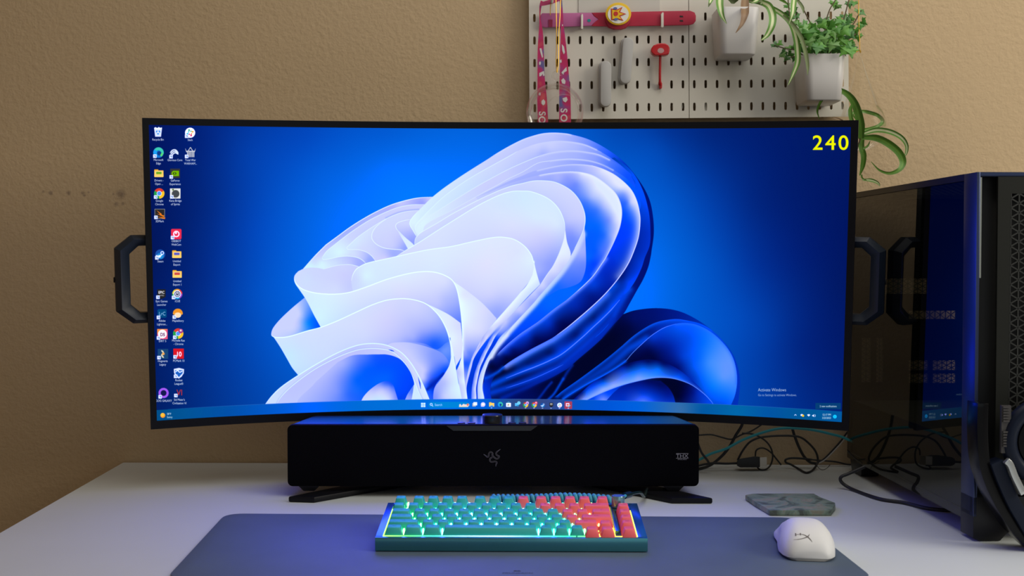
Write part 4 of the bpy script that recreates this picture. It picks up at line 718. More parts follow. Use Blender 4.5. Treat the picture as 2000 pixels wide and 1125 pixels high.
for s in ('1988,443 1968,457 1953,471 1950,487 1962,499 1976,505 1972,520 1955,528 1936,518 1920,502', '1838,487 1857,500 1872,511 1884,504 1885,485 1895,470 1910,470 1919,484 1912,500', '1947,596 1949,578 1956,563 1946,551 1926,553 1906,555 1894,540 1899,523 1916,514'):
    c_ = smooth([q for q in zoom(s, 540, 780, 4.545)], 4); d_ = np.gradient(c_, axis=0); n_ = np.stack([-d_[:,1], d_[:,0]], 1)/np.linalg.norm(d_, axis=1)[:,None]; wv_ = np.clip(np.linspace(0, 1, len(c_))*5, 0, 1)*.95
    for sg in (-1, 1): b.tube([at(x, y, YB-.0006) for x, y in c_+n_*(wv_*sg)[:,None]], .00026, 4)
b.build('emblem', logo_m, t, label='three snake outline emblem')
e1 = (1, 0, 0); e2 = (0, 0, 1)
b = MB()
for y0, y1 in ((885.4, 886.2), (894.6, 895.4)): b.prism([at(1320.5, y1, YB-.0007), at(1344.5, y1, YB-.0007), at(1344.5, y0, YB-.0007), at(1320.5, y0, YB-.0007)], (0, .0003, 0))
lg = b.build('badge', mat('badge_print', (.30, .29, .33), .5), t)
text_mesh('THX', 'lettering', MATS['badge_print'], lg, at(1332.5, 894, YB-.0007), e1, e2, .0078, bold=0, sx=1.15)
text_mesh('SPATIAL AUDIO', 'lettering', MATS['badge_print'], lg, at(1332.5, 898.3, YB-.0007), e1, e2, .0022, sx=.85)
# ---------------------------------------------------------------- desk mat
PAD = DESK+.003
pad_m = mat('blue_grey_cloth', (.080, .112, .165), .50, bump=.25, bscale=1500, var=.16, vscale=14, spec=.55)
corn = [onz(441, 1002.5, PAD), onz(1556, 1010.3, PAD), onz(1707, 1129, PAD), onz(326, 1127, PAD)]
cen = sum(corn, Vector())/4; P = []
for i, c in enumerate(corn):
    a, z = (corn[i-1]-c).normalized(), (corn[(i+1) % 4]-c).normalized(); r = (.028, .030, .022, .018)[i]
    p0, p1 = c+a*r, c+z*r
    for k in range(7): q = k/6; P.append(p0*(1-q)**2+c*2*q*(1-q)+p1*q*q)
t = thing('desk_mat', 'long dark blue grey cloth mat lying under the keyboard and mouse', 'desk mat', (cen.x, cen.y, DESK))
b = MB(); b.prism([p-Vector((0, 0, .003)) for p in P], (0, 0, .003)); b.build('cloth', pad_m, t, bevel=.0008)
prt = mat('dark_print', (.03, .035, .055), .8)
text_mesh('PRUNEACH', 'lettering', prt, t, onz(1011, 1120.5, PAD+.0001), (1, 0, 0), (0, 1, 0), .0062, sx=1.05, lift=.0003)
b = MB()
for x0 in (1004, 1011): b.add([onz(x0, 1114, PAD+.0003), onz(x0+5, 1114, PAD+.0003), onz(x0+6, 1115.6, PAD+.0003), onz(x0-1, 1115.6, PAD+.0003)], [(0,1,2,3)])
b.build('emblem', prt, t, smooth_=0)

# ---------------------------------------------------------------- keyboard
f0, f1 = onz(732.5, 1077.6, PAD), onz(1265.2, 1079.2, PAD); KW = (f1-f0).length; KU = (f1-f0).normalized(); KV = Vector((-KU.y, KU.x, 0)); KD = .127
zf = at(1000, 1050, f0.y).z; zk = at(1000, 981.5, f0.y+KD).z
def K(u, v, w=0.0):
    """u across, v back, w above the sloping top face"""
    return f0+KU*u+KV*v+Vector((0, 0, lerp(zf, zk, v/KD)-f0.z+w))
t = thing('mechanical_keyboard', 'compact teal metal keyboard with teal and coral keycaps and green backlight', 'keyboard', f0+KU*KW/2+KV*KD/2)
case_m = mat('teal_anodised', (.09, .33, .38), .2, .85, spec=1.0)
p_ = .01845; mx0, mx1 = .0092, .0092+15*p_; nx0 = mx1+.0062; nx1 = nx0+p_; my0, my1 = .0058, .0058+6.25*p_
def key_rect(u0, u1, v0, v1, w): return [K(u0, v0, w), K(u1, v0, w), K(u1, v1, w), K(u0, v1, w)]
b = MB(); o_ = key_rect(.003, KW-.003, .003, KD-.003, 0); lo_ = [Vector((p.x, p.y, PAD+.0012)) for p in o_]
b.loft([lo_, [Vector((p.x, p.y, lerp(p.z, PAD, .04))) for p in [K(.003,.003,-.006), K(KW-.003,.003,-.006), K(KW-.003,KD-.003,-.006), K(.003,KD-.003,-.006)]]])
def bar(u0, u1, v0, v1, full=1):
    q = key_rect(u0, u1, v0, v1, 0); b.loft([[Vector((p.x, p.y, PAD+.0010)) for p in q] if full else key_rect(u0, u1, v0, v1, -.0062), q])
bar(0, mx0-.0008, my0-.0008, KD); bar(nx1+.0008, KW, my0-.0008, KD); bar(0, KW, 0, my0-.0008); bar(mx0-.0008, nx1+.0008, my1+.0006, KD)
bar(mx1+.0007, nx0-.0007, my0+p_+.001, my1+.0006, 0); bar(nx0-.0007, nx1+.0008, my0+5*p_+.001, my1+.0006, 0)
b.build('case', case_m, t, bevel=.0006)
b = MB(); b.loft([key_rect(mx0-.001, nx1+.001, my0-.001, my1, -.0058), key_rect(mx0-.001, nx1+.001, my0-.001, my1, -.0035)]); b.build('plate', mat('plate_dark', (.02, .06, .07), .5), t)
PLATE = True
# backlight: emissive diffuser, colour runs along the board as its lamps do
led = bpy.data.materials.new('backlight'); led.use_nodes = True; nt = led.node_tree; nt.nodes.clear()
o = node(nt, 'ShaderNodeOutputMaterial'); em = node(nt, 'ShaderNodeEmission'); tc = node(nt, 'ShaderNodeTexCoord'); sx_ = node(nt, 'ShaderNodeSeparateXYZ'); rp = node(nt, 'ShaderNodeValToRGB'); mr = node(nt, 'ShaderNodeMapRange')
nt.links.new(tc.outputs['Object'], sx_.inputs[0]); nt.links.new(sx_.outputs['X'], mr.inputs['Value']); mr.inputs['From Min'].default_value = -KW/2; mr.inputs['From Max'].default_value = KW/2
nt.links.new(mr.outputs[0], rp.inputs[0]); nt.links.new(rp.outputs[0], em.inputs[0]); em.inputs[1].default_value = 3.0; nt.links.new(em.outputs[0], o.inputs[0])
cr = rp.color_ramp; stops = [(.02,(.35,.9,.12)),(.12,(.10,.9,.15)),(.22,(.05,.7,.45)),(.32,(.25,.8,.95)),(.45,(.45,.8,1)),(.58,(.1,.7,.75)),(.70,(.03,.75,.35)),(.78,(.15,.8,.2)),(.86,(.8,.45,.05)),(.94,(.75,.7,.1))]
cr.elements[0].position = 0; cr.elements[0].color = (.35, .9, .12, 1); cr.elements[1].position = 1; cr.elements[1].color = (.6, .8, .1, 1)
for ps, c in stops: el = cr.elements.new(ps); el.color = (*c, 1)
b = MB(); w = .0004
for u0, u1, v0, v1 in ((mx0-.0006, mx0+.0004, my0, my1-.02), (mx0, mx0+12.4*p_, my0-.0006, my0+.0006), (mx0+12.4*p_+.002, nx1, my0-.0004, my0+.0006), (nx1-.0003, nx1+.0006, my0, my0+5*p_), (mx0+12.4*p_, mx1, my0+p_-.0006, my0+p_+.0008)):
    b.loft([key_rect(u0, u1, v0, v1, w-.0015), key_rect(u0, u1, v0, v1, w)])
b.build('backlight_diffuser', led, t, smooth_=0)
# lamps seen between the rows
b = MB(); b.loft([key_rect(mx0, mx1, my0, my1, -.0034), key_rect(mx0, mx1, my0, my1, -.0028)]); b.build('backlight_layer', led, t, smooth_=0)
teal_m = mat('teal_keycap', (.02, .40, .38), .45, spec=.4); coral_m = mat('coral_keycap', (.85, .12, .14), .45, spec=.4)
leg_t = mat('teal_legend', (.004, .07, .08), .5); leg_c = mat('coral_legend', (.25, .02, .03), .5)
GAPS = []
def keycap(u0, wk, v0, colr, legend, hk):
    g = .0005; x0, x1, y0, y1 = u0+g, u0+wk*p_-g, v0+g, v0+p_-g; ins, bk = .0030, .0012; H = hk+.0012; b = MB(); GAPS.append((u0+wk*p_, v0))
    def rr(xa, xb, ya, yb, w, r):
        out = []
        for cx, cy, a0 in ((xb-r, yb-r, 0), (xa+r, yb-r, 90), (xa+r, ya+r, 180), (xb-r, ya+r, 270)):
            for k in range(3): a = math.radians(a0+45*k); out.append(K(cx+r*math.cos(a), cy+r*math.sin(a), w))
        return out
    b.loft([rr(x0, x1, y0, y1, -.003, .0006), rr(x0+.0004, x1-.0004, y0+.0004, y1-.0003, .0005, .0008), rr(x0+ins, x1-ins, y0+.0040, y1-bk, H-.0006, .0014), rr(x0+ins+.0006, x1-ins-.0006, y0+.0046, y1-bk-.0006, H, .0014)])
    cp = b.build('keycap', coral_m if colr else teal_m, t, smooth_=40)
    if legend:
        c = K((x0+x1)/2 if len(legend) < 3 else (x0+x1)/2, (y0+.0040+y1-bk)/2+.0004, H+.00012)
        up_ = (K(0, .1)-K(0, 0)).normalized(); sz = .0042 if len(legend) < 3 else .0025
        text_mesh(legend, 'legend', leg_c if colr else leg_t, cp, c, KU, up_, sz, sx=.95)
rows = [
 (0, [('Ctrl',1.25,0),('Win',1.25,0),('Alt',1.25,0),('',6.25,0),('Alt',1,0),('Fn',1,0),('Ctrl',1,0)]),
 (1, [('Shift',2.25,0)]+[(c,1,0) for c in 'ZXCVBNM,./']+[('Shift',1.75,1)]),
 (2, [('Caps Lock',1.75,0)]+[(c,1,0) for c in 'ASDFGHJKL;']+[("'",1,1),('Enter',2.25,1)]),
 (3, [('Tab',1.5,0)]+[(c,1,0) for c in 'QWERTYUIOP']+[('[',1,1),(']',1,1),('\\',1.5,1)]),
 (4, [('`',1,0)]+[(c,1,0) for c in '123456789']+[('0',1,1),('-',1,1),('=',1,1),('Backspace',2,1)])]
for r, ks in rows:
    u = mx0
    for lg_, wk, co in ks: keycap(u, wk, my0+r*p_, co, lg_, (.0068, .0070, .0072, .0080, .0092)[r]); u += wk*p_
v5 = my0+5.25*p_; u = mx0
for lg_, co, gap in [('Esc',0,.25)]+[('F%d' % k, 0, 0) for k in (1,2,3)]+[('F4',0,.25)]+[('F%d' % k,0,0) for k in (5,6,7)]+[('F8',1,.25)]+[('F%d' % k,1,0) for k in (9,10,11)]+[('F12',1,.25),('Print',1,0)]:
    keycap(u, 1, v5-.0012, co, lg_, .0108); u += (1+gap)*p_
for r, lg_ in ((0,'\u2192'),(1,'End'),(2,'PgDn'),(3,'PgUp'),(4,'Home')): keycap(nx0, 1, my0+r*p_-(.004 if r == 0 else 0), 1, lg_ if r else '', (.0068, .0070, .0072, .0080, .0092)[r])
keycap(mx0+12.95*p_, 1, my0-.004, 1, '', .0068); keycap(mx0+13.95*p_, 1, my0-.004, 1, '', .0068); keycap(mx0+13.9*p_, 1, my0+p_-.002, 1, '', .0070)
led2 = led.copy(); led2.name = 'backlight_lamp'; [n_.inputs[1].__setattr__('default_value', 18) for n_ in led2.node_tree.nodes if n_.type == 'EMISSION']
led_pts = MB()
for u, v in GAPS:
    if u < mx1-.002 and v > my0-.003: led_pts.loft([key_rect(u-.0006, u+.0006, v+.0115, v+.0165, -.0028), key_rect(u-.0007, u+.0007, v+.0115, v+.016, .0035)])
led_pts.build('backlight_lamps', led2, t, smooth_=0, kind='stuff')
kc = K(nx0+.0045, v5+.0095, 0); upv = (K(0, 0, .1)-K(0, 0, 0)).normalized()
b = MB(); b.lathe(kc, upv, [(.0080, 0), (.0084, .0008), (.0084, .0135), (.0080, .0146), (.0001, .0146)], 32); b.build('knob', mat('knob_teal', (.28, .52, .58), .25, .8), t)
# coiled cable
t = thing('coiled_cable', 'coiled blue teal keyboard cable lying behind the keyboard', 'cable', at(1080, 985, 1.49))
cab = mat('blue_teal_braid', (.05, .34, .46), .5, bump=.3, bscale=2500)
ctr = crom([at(x, y, 1.492) for x, y in ((962, 977.5), (1010, 977.5), (1060, 976.5), (1100, 974.5), (1150, 976), (1195, 979.5))], 10); Ls = [0]
for i in range(1, len(ctr)): Ls.append(Ls[-1]+(ctr[i]-ctr[i-1]).length)
def along(d):
    for i in range(1, len(ctr)):
        if Ls[i] >= d: return ctr[i-1].lerp(ctr[i], (d-Ls[i-1])/(Ls[i]-Ls[i-1]))
    return ctr[-1]
turns = 25; Nn = turns*14; P = []
for i in range(Nn+1):
    a = 2*math.pi*turns*i/Nn; c = along(Ls[-1]*i/Nn); P.append(c+Vector((0, math.cos(a), math.sin(a)))*.0058)
b = MB(); b.tube(P, .0030, 7); b.build('coil', cab, t, smooth_=80)
b = MB(); e0 = P[-1]; b.tube(crom([e0, at(1208, 976, 1.50), at(1222, 968, 1.53)], 4), .0022, 8); b.build('straight_end', cab, t)
b = MB(); b.tube([at(1219, 968.5, 1.53), at(1230, 965.5, 1.545)], .0046, 14); b.tube(crom([at(1229, 965.5, 1.545), at(1250, 962, 1.575), Vector((.19, 1.61, DESK+.0085)), Vector((.20, 1.66, DESK+.009))], 5), .0022, 8); b.build('connector', mat('dark_teal_metal', (.02, .06, .065), .3, .7), t)

# ---------------------------------------------------------------- mouse
m0 = onz(1583, 1097, PAD); ang = math.radians(-7); MD = Vector((-math.sin(ang), math.cos(ang), 0)); MX = Vector((MD.y, -MD.x, 0))
white_pl = mat('matte_white_plastic', (.72, .72, .73), .45, spec=.4)
ML = .124
def mprof(q):
    w = np.interp(q, [0,.03,.1,.25,.45,.62,.8,.93,1], [.019,.0245,.0295,.0325,.0310,.0290,.0305,.0290,.0245])
    h = np.interp(q, [0,.03,.08,.16,.28,.42,.6,.8,.93,1], [.010,.0175,.0245,.0325,.0375,.0385,.034,.0245,.0165,.011])
    return w, h
def mpt(q, a, grow=0.0):
    w, h = mprof(q); ca, sa = math.cos(a), math.sin(a)
    x = w*math.copysign(abs(ca)**.62, ca)*(1-.10*sa*sa); z = .0035+(h-.0035)*abs(sa)**.85
    if q > .35 and ca < -.2: x += .0022*math.sin(max(0, min(1, (z-.006)/.016))*math.pi)*min(1, (q-.35)*6)
    return m0+MX*(x+(grow if ca > 0 else -grow)*0)+MD*(q*ML)+Vector((0, 0, z))
t = thing('gaming_mouse', 'white wireless mouse on the right end of the dark mat', 'mouse', m0+MD*ML/2)
qs = [0,.015,.035,.06,.09,.13,.18,.24,.3,.37,.44,.52,.6,.68,.76,.84,.9,.95,.98,1]; NA = 28
b = MB(); b.loft([[mpt(q, math.pi*k/NA) for k in range(NA+1)] for q in qs]); shell = b.build('shell', white_pl, t, smooth_=60)
b = MB(); b.loft([[m0+MX*((mprof(q)[0])*c_*sc)+MD*(q*ML)+Vector((0, 0, z)) for c_, z in ((-1,.0036),(-.86,.0006),(.86,.0006),(1,.0036))] for q, sc in zip(qs, [.9]+[1]*18+[.95])]); b.build('base', mat('mouse_base_grey', (.42, .41, .40), .5), t, smooth_=60)
me = shell.data; bvh = BVHTree.FromPolygons([v.co+ORI[t.name] for v in me.vertices], [tuple(p.vertices) for p in me.polygons])
def decal(bvh_, path, w, lift=.00025):
    """narrow print on a surface along a traced line; w: widths in picture pixels"""
    b = MB(); L_, R_ = [], []
    P = smooth(path, 5); d = np.gradient(P, axis=0); nr = np.stack([-d[:,1], d[:,0]], 1)/np.maximum(np.linalg.norm(d, axis=1), 1e-6)[:,None]
    ww = np.interp(np.linspace(0, 1, len(P)), np.linspace(0, 1, len(w)), w)
    for p, n_, q in zip(P, nr, ww):
        for sg, out in ((1, L_), (-1, R_)):
            dr = ray(*(p+n_*sg*q/2)).normalized(); h = bvh_.ray_cast(EYE, dr)
            if h[0] is None: return b
            out.append(h[0]+(h[1] if h[1].dot(dr) < 0 else -h[1])*lift)
    n_ = len(L_); b.add(L_+R_, [(i, i+1, n_+i+1, n_+i) for i in range(n_-1)]); return b
b = MB(); z7 = lambda s: zoom(s, 1440, 940, 6.08)
for pth, w in ((z7('668,695 740,688 810,670 845,650 858,628'), [.3,1.0,1.7,1.9,.6]), (z7('755,628 800,640 840,665 870,695 890,722'), [.6,1.4,2.0,1.5,.3]), (z7('693,618 695,650'), [2.2,2.2]), (z7('700,633 725,632 750,629'), [.7,.7,.7]), (z7('748,616 752,642'), [2.0,2.0])):
    q = decal(bvh, pth, w); b.add(q.v, q.f)
b.build('emblem', mat('grey_brown_print', (.12, .10, .095), .5), t, smooth_=0)
b = MB(); q = decal(bvh, z7('358,580 385,600 410,622 428,638'), [3.5,6.5,7,5], .0011); b.add(q.v, q.f); q = decal(bvh, z7('358,580 385,600 410,622 428,638'), [6,9,9,7], .0001); b.v and b.add(q.v, q.f)
b.build('side_button', mat('side_button_white', (.62, .63, .66), .4), t, smooth_=60)
b = MB(); q = decal(bvh, z7('338,655 345,665 350,680 347,695'), [1,2,2,1], .0006); b.add(q.v, q.f); b.build('side_button', mat('seam_grey', (.2, .2, .22), .5), t, smooth_=0)
b = MB(); q = decal(bvh, z7('440,545 470,600 484,680 490,760 490,840 486,885'), [.5,.6,.6,.6,.6,.5], .0003); b.add(q.v, q.f); b.build('seam', MATS['seam_grey'], t, smooth_=0)
c = mpt(.93, math.pi/2); b = MB(); b.lathe(c-MX*.0032-Vector((0, 0, .004)), MX, [(.0001, 0), (.0095, 0), (.0105, .001), (.0105, .0054), (.0095, .0064), (.0001, .0064)], 24); b.build('scroll_wheel', mat('wheel_white', (.66, .64, .66), .5), t)

# ---------------------------------------------------------------- stone coaster
ZC = DESK+.0078; P = [onz(x, y, ZC) for x, y in ((1455.5,966.5),(1470,963.8),(1530,963.3),(1590,963.8),(1602,970.5),(1631,981.5),(1631.5,986),(1623,996.5),(1503,996.5),(1498,993),(1476,980.5))]
b = MB(); b.prism([p-Vector((0, 0, .0072)) for p in P], (0, 0, .0072))
o = b.build('stone_coaster', None, None, bevel=.0012, origin=P[0].lerp(P[6], .5)-Vector((0, 0, .0075))); o.data.materials.clear()
st = bpy.data.materials.new('green_stone'); st.use_nodes = True; nt = st.node_tree; pb = nt.nodes['Principled BSDF']; pb.inputs['Roughness'].default_value = .45
tc = node(nt, 'ShaderNodeTexCoord'); wv = node(nt, 'ShaderNodeTexNoise'); wv.inputs['Scale'].default_value = 22; wv.inputs['Detail'].default_value = 7; wv.inputs['Distortion'].default_value = 1.6
rp = node(nt, 'ShaderNodeValToRGB'); nt.links.new(tc.outputs['Object'], wv.inputs['Vector']); nt.links.new(wv.outputs['Fac'], rp.inputs[0]); nt.links.new(rp.outputs[0], pb.inputs['Base Color'])
rp.color_ramp.elements[0].position = .36; rp.color_ramp.elements[0].color = (.09, .105, .08, 1); rp.color_ramp.elements[1].position = .66; rp.color_ramp.elements[1].color = (.34, .36, .30, 1)
for ps, c in ((.46, (.19, .26, .19, 1)), (.52, (.25, .32, .24, 1)), (.58, (.28, .26, .18, 1))): rp.color_ramp.elements.new(ps).color = c
o.data.materials.append(st); tag(o, 'thin angular green stone slab lying behind the white mouse', 'coaster')

# ---------------------------------------------------------------- computer case
O = Vector((.5686, 1.42, 0)); CA = Vector((-.0386, 1, 0)).normalized(); CB = Vector((CA.y, -CA.x, 0)); CT = at(1884, 340, 1.42).z; CBZ = DESK+.022; CDp = .43; CWd = .23
def C(a, b_, z): return O+CA*a+CB*b_+Vector((0, 0, z))
t = thing('computer_case', 'black tower computer with a dark glass side and mesh front beside the monitor', 'computer', C(.2, .115, DESK))
cm = mat('case_black', (.008, .008, .010), .36, spec=.3); cmt = mat('case_matte', (.06, .06, .052), .5, bump=.15, bscale=900)
def cbox(a0, a1, b0, b1, z0, z1, name, m, parent=t, bevel=.0008, **kw):
    b = MB(); b.loft([[C(a0, b0, z0), C(a1, b0, z0), C(a1, b1, z0), C(a0, b1, z0)], [C(a0, b0, z1), C(a1, b0, z1), C(a1, b1, z1), C(a0, b1, z1)]]); return b.build(name, m, parent, bevel=bevel, **kw)
b = MB()
for a0_, a1_, b0_, b1_ in ((0, .02, 0, CWd), (CDp-.02, CDp, 0, CWd), (.02, CDp-.02, 0, .012), (.02, CDp-.02, CWd-.012, CWd)):
    b.loft([[C(a0_, b0_, z_), C(a1_, b0_, z_), C(a1_, b1_, z_), C(a0_, b1_, z_)] for z_ in (CT-.0085, CT)])
b.build('top_frame', cm, t, smooth_=0)
TOPMESH = 1; cbox(0, CDp, .001, CWd, CBZ, CBZ+.010, 'bottom_panel', cm)
cbox(0, CDp-.006, CWd-.004, CWd, CBZ+.010, CT-.0085, 'side_panel', cmt)
cbox(0, .004, .006, CWd-.004, CBZ+.010, CT-.0085, 'inner_wall', cmt); cbox(.004, CDp-.006, .008, CWd-.004, CBZ+.010, CBZ+.095, 'lower_shroud', cmt)
cbox(.004, CDp-.006, CWd-.03, CWd-.028, CBZ+.095, CT-.0085, 'board_tray', cmt)
b = MB(); b.loft([[C(.0, .0005, CBZ+.001), C(CDp, .0005, CBZ+.001), C(CDp, .0045, CBZ+.001), C(0, .0045, CBZ+.001)], [C(.0, .0005, CT-.0092), C(CDp, .0005, CT-.0092), C(CDp, .0045, CT-.0092), C(0, .0045, CT-.0092)]])
b.build('glass_panel', glass_thin('tinted_glass', (.52, .53, .48), .95, 1.5, .004), t, smooth_=0)
def lattice(fn, w, h, cell, bar_, th, nx=None):
    """triangular mesh grille in the (x, y) plane given by fn(x, y, z)"""
    b = MB(); nx = int(round(w/cell)); cell = w/nx; ny = max(1, int(round(h/(cell*1.15)))); rh = h/ny
    def seg(x0, y0, x1, y1):
        d = Vector((x1-x0, y1-y0, 0)); n_ = Vector((-d.y, d.x, 0)).normalized()*bar_/2; q = [(x0+n_.x, y0+n_.y), (x1+n_.x, y1+n_.y), (x1-n_.x, y1-n_.y), (x0-n_.x, y0-n_.y)]
        b.loft([[fn(x, y, 0) for x, y in q], [fn(x, y, th) for x, y in q]])
    for i in range(nx+1): seg(i*cell, 0, i*cell, ny*rh)
    for i in range(nx):
        for j in range(ny):
            for x0, y0, x1, y1 in ((i*cell, j*rh+rh/2, (i+1)*cell, j*rh+rh), (i*cell, j*rh+rh/2, (i+1)*cell, j*rh)) if i % 2 == 0 else ((i*cell, j*rh+rh, (i+1)*cell, j*rh+rh/2), (i*cell, j*rh, (i+1)*cell, j*rh+rh/2)): seg(x0, y0, x1, y1)
    return b
lattice(lambda x, y, z: C(.02+x, .012+y, CT-.003+z), CDp-.04, CWd-.024, .0104, .0017, .002).build('top_mesh', mat('mesh_grey', (.014, .015, .014), .45), t, smooth_=0, kind='stuff')
# vents glimpsed inside through the glass
vent_m = mat('vent_grey', (.10, .105, .09), .6)
def rear_px(px, py):
    d = ray(px, py); tt = (C(CDp-.006, 0, EYE.z)-EYE).dot(CA)/d.dot(CA); p = EYE+d*tt; return (p-O).dot(CB), p.z
VENTS = []
for x0, y0, x1, y1 in ((1726,544,1812,574),(1775,607,1868,623),(1775,704,1814,723),(1822,704,1868,723),(1775,730,1814,748),(1822,730,1868,748),(1683,660,1701,746),(1712,660,1725,746)):
    b0, z1 = rear_px(x0, y0); b1, z0 = rear_px(x1, y1); VENTS.append((b0, b1, z0, z1))
bs = sorted({.001, CWd}|{v for q in VENTS for v in q[:2]}); zs = sorted({CBZ+.010, CT-.0085}|{v for q in VENTS for v in q[2:]}); b = MB()
for b0, b1 in zip(bs, bs[1:]):
    for z0, z1 in zip(zs, zs[1:]):
        if not any(q[0]-1e-6 <= b0 and b1 <= q[1]+1e-6 and q[2]-1e-6 <= z0 and z1 <= q[3]+1e-6 for q in VENTS):
            b.loft([[C(CDp-.006, b0, z), C(CDp, b0, z), C(CDp, b1, z), C(CDp-.006, b1, z)] for z in (z0, z1)])
b.build('rear_panel', cm, t, smooth_=0)
for b0, b1, z0, z1 in VENTS:
    w, h = b1-b0, z1-z0; lattice(lambda x, y, z: C(CDp-.005+z, b0+x, z0+y), w, h, .0085 if w > .02 else w/2, .0012, .001).build('rear_vent', vent_m, t, smooth_=0, kind='stuff')
# front panel: frame, channel, floating mesh plate, triangular grille
fz0, fz1 = DESK+.0005, CT; A0 = -.036
b = MB()
prof = [(0, fz0+.004), (.0, fz1), (CWd, fz1), (CWd, fz0+.004), (CWd-.022, fz0), (CWd-.045, fz0), (CWd-.07, fz0+.026), (.07, fz0+.026), (.045, fz0), (.004, fz0)]
hole = [(.0045, fz0+.055), (.0045, fz1-.006), (CWd-.0045, fz1-.006), (CWd-.0045, fz0+.055)]
for (b0, z0), (b1, z1) in (((0, fz0+.03), (.0045, fz1)), ((CWd-.0045, fz0+.03), (CWd, fz1)), ((.0045, fz1-.0055), (CWd-.0045, fz1))):
    b.loft([[C(A0, b0, z0), C(0, b0, z0), C(0, b1, z0), C(A0, b1, z0)], [C(A0, b0, z1), C(0, b0, z1), C(0, b1, z1), C(A0, b1, z1)]])
b.build('front_frame', mat('case_satin', (.045, .06, .13), .3, .8, spec=.7), t, bevel=.0008)
b = MB(); b.prism([C(A0, x, z) for x, z in ((0, fz0+.004), (0, fz0+.055), (CWd, fz0+.055), (CWd, fz0+.004), (CWd-.018, fz0), (CWd-.034, fz0), (CWd-.055, fz0+.022), (.055, fz0+.022), (.034, fz0), (.010, fz0))], CA*.036)
b.build('front_foot', cm, t, bevel=.0008)
cbox(A0+.016, A0+.018, .0045, CWd-.0045, fz0+.055, CT-.0055, 'channel_back', mat('deep_black', (.003, .003, .003), .6))
cbox(A0+.001, A0+.004, .0046, .0068, CT-.13, CT-.0065, 'edge_trim', mat('bright_trim', (.35, .36, .33), .3, .7), bevel=0)
PB0, PB1 = .0262, CWd-.0262; PZ1 = CT-.0058; PZ0 = fz0+.058; lx0 = .0425; lz1 = CT-.0265; lz0 = PZ0+.018
b = MB()
for b0, b1, z0, z1 in ((PB0, lx0, PZ0, PZ1), (CWd-lx0, PB1, PZ0, PZ1), (lx0, CWd-lx0, lz1, PZ1), (lx0, CWd-lx0, PZ0, lz0)):
    b.loft([[C(A0-.001, b0, z0), C(A0+.003, b0, z0), C(A0+.003, b1, z0), C(A0-.001, b1, z0)], [C(A0-.001, b0, z1), C(A0+.003, b0, z1), C(A0+.003, b1, z1), C(A0-.001, b1, z1)]])
b.build('front_plate', mat('plate_grey', (.012, .013, .011), .5, spec=.2), t, smooth_=0)
lattice(lambda x, y, z: C(A0-.001+z, lx0+x, lz0+y), CWd-2*lx0, lz1-lz0, .0104, .0017, .0022).build('front_mesh', mat('mesh_grey', (.014, .015, .014), .45), t, smooth_=0, kind='stuff')
for a, bb in ((CDp-.03, .02), (CDp-.03, CWd-.03)):
    b = MB(); b.loft([[C(a-.022, bb-.014, DESK+.0004), C(a+.022, bb-.014, DESK+.0004), C(a+.022, bb+.014, DESK+.0004), C(a-.022, bb+.014, DESK+.0004)], [C(a-.028, bb-.016, CBZ+.001), C(a+.026, bb-.016, CBZ+.001), C(a+.026, bb+.016, CBZ+.001), C(a-.028, bb+.016, CBZ+.001)]]); b.build('rear_foot', cm, t, bevel=.001)

# ---------------------------------------------------------------- headset standing against the case front
YH = 1.335; t = thing('headset', 'glossy black headset leaning at the front of the computer case', 'headset', onz(2045, 1082, DESK))
hg = mat('headset_gloss', (.002, .002, .003), .22, spec=.22); cush = mat('cushion_blue_black', (.006, .010, .024), .4, spec=.2)
def band(path, w, th, name, m, Y0=YH, tw=0, par=None):
    P = crom([at(x, y, Y0) for x, y in path], 6); rings = []
    for i, p in enumerate(P):
        tn = (P[min(i+1, len(P)-1)]-P[max(i-1, 0)]).normalized(); n_ = tn.cross(Vector((0, 1, 0))).normalized(); d = Vector((0, 1, 0))
        rings.append([p+n_*x+d*y for x, y in ((0, 0), (th, -.001), (th, w), (0, w))])
    b = MB(); b.loft(rings); return b.build(name, m, par or t, bevel=.001, smooth_=50)
band([(1931,788),(1930,840),(1933,895),(1941,930),(1958,968),(1978,1003),(2000,1032),(2035,1064),(2055,1076)], .030, -.0135, 'headband', hg)
b = MB()
for k in range(15): 
    if 6 <= k <= 8: continue
    q0 = at(1959, 797+k*5.4, YH-.002); b.box((q0.x, q0.y-.001, q0.z), (q0.x+.0075, q0.y+.002, q0.z+.0021))
hx = at(1957, 792, YH); b.box((hx.x-.0005, YH-.0005, at(0, 885, YH).z), (hx.x+.0108, YH+.004, hx.z)); b.build('adjuster', mat('adjuster_black', (.05, .045, .045), .4), t, smooth_=0)
def ring(cx, cy, R, r, Y0, name, m, a0=0, a1=360, par=None):
    c = at(cx, cy, Y0); Rm = R*Y0/F_PX; P = [c+Vector((math.cos(math.radians(a))*Rm, 0, math.sin(math.radians(a))*Rm)) for a in np.linspace(a0, a1, 49)]
    b = MB(); b.tube(P, r*Y0/F_PX, 14, caps=(a1-a0 < 360)); return b.build(name, m, par or t, smooth_=80)
ring(2042, 862, 72, 15, YH+.004, 'ear_cushion', cush); 
c = at(2042, 862, YH+.012); b = MB(); b.lathe(c, (0, 1, 0), [(.001, -.004), (.034, -.004), (.042, .006), (.044, .014), (.030, .026), (.001, .028)], 32); b.build('ear_cup', hg, t)
band([(1960,898),(1972,930),(1992,975),(2012,1010),(2032,1045)], .022, -.016, 'slider_arm', cush, YH-.004)
band([(1971,895),(1980,905),(1990,930),(2006,962)], .006, -.008, 'metal_slider', mat('slider_silver', (.55, .57, .58), .25, .8), YH-.012)
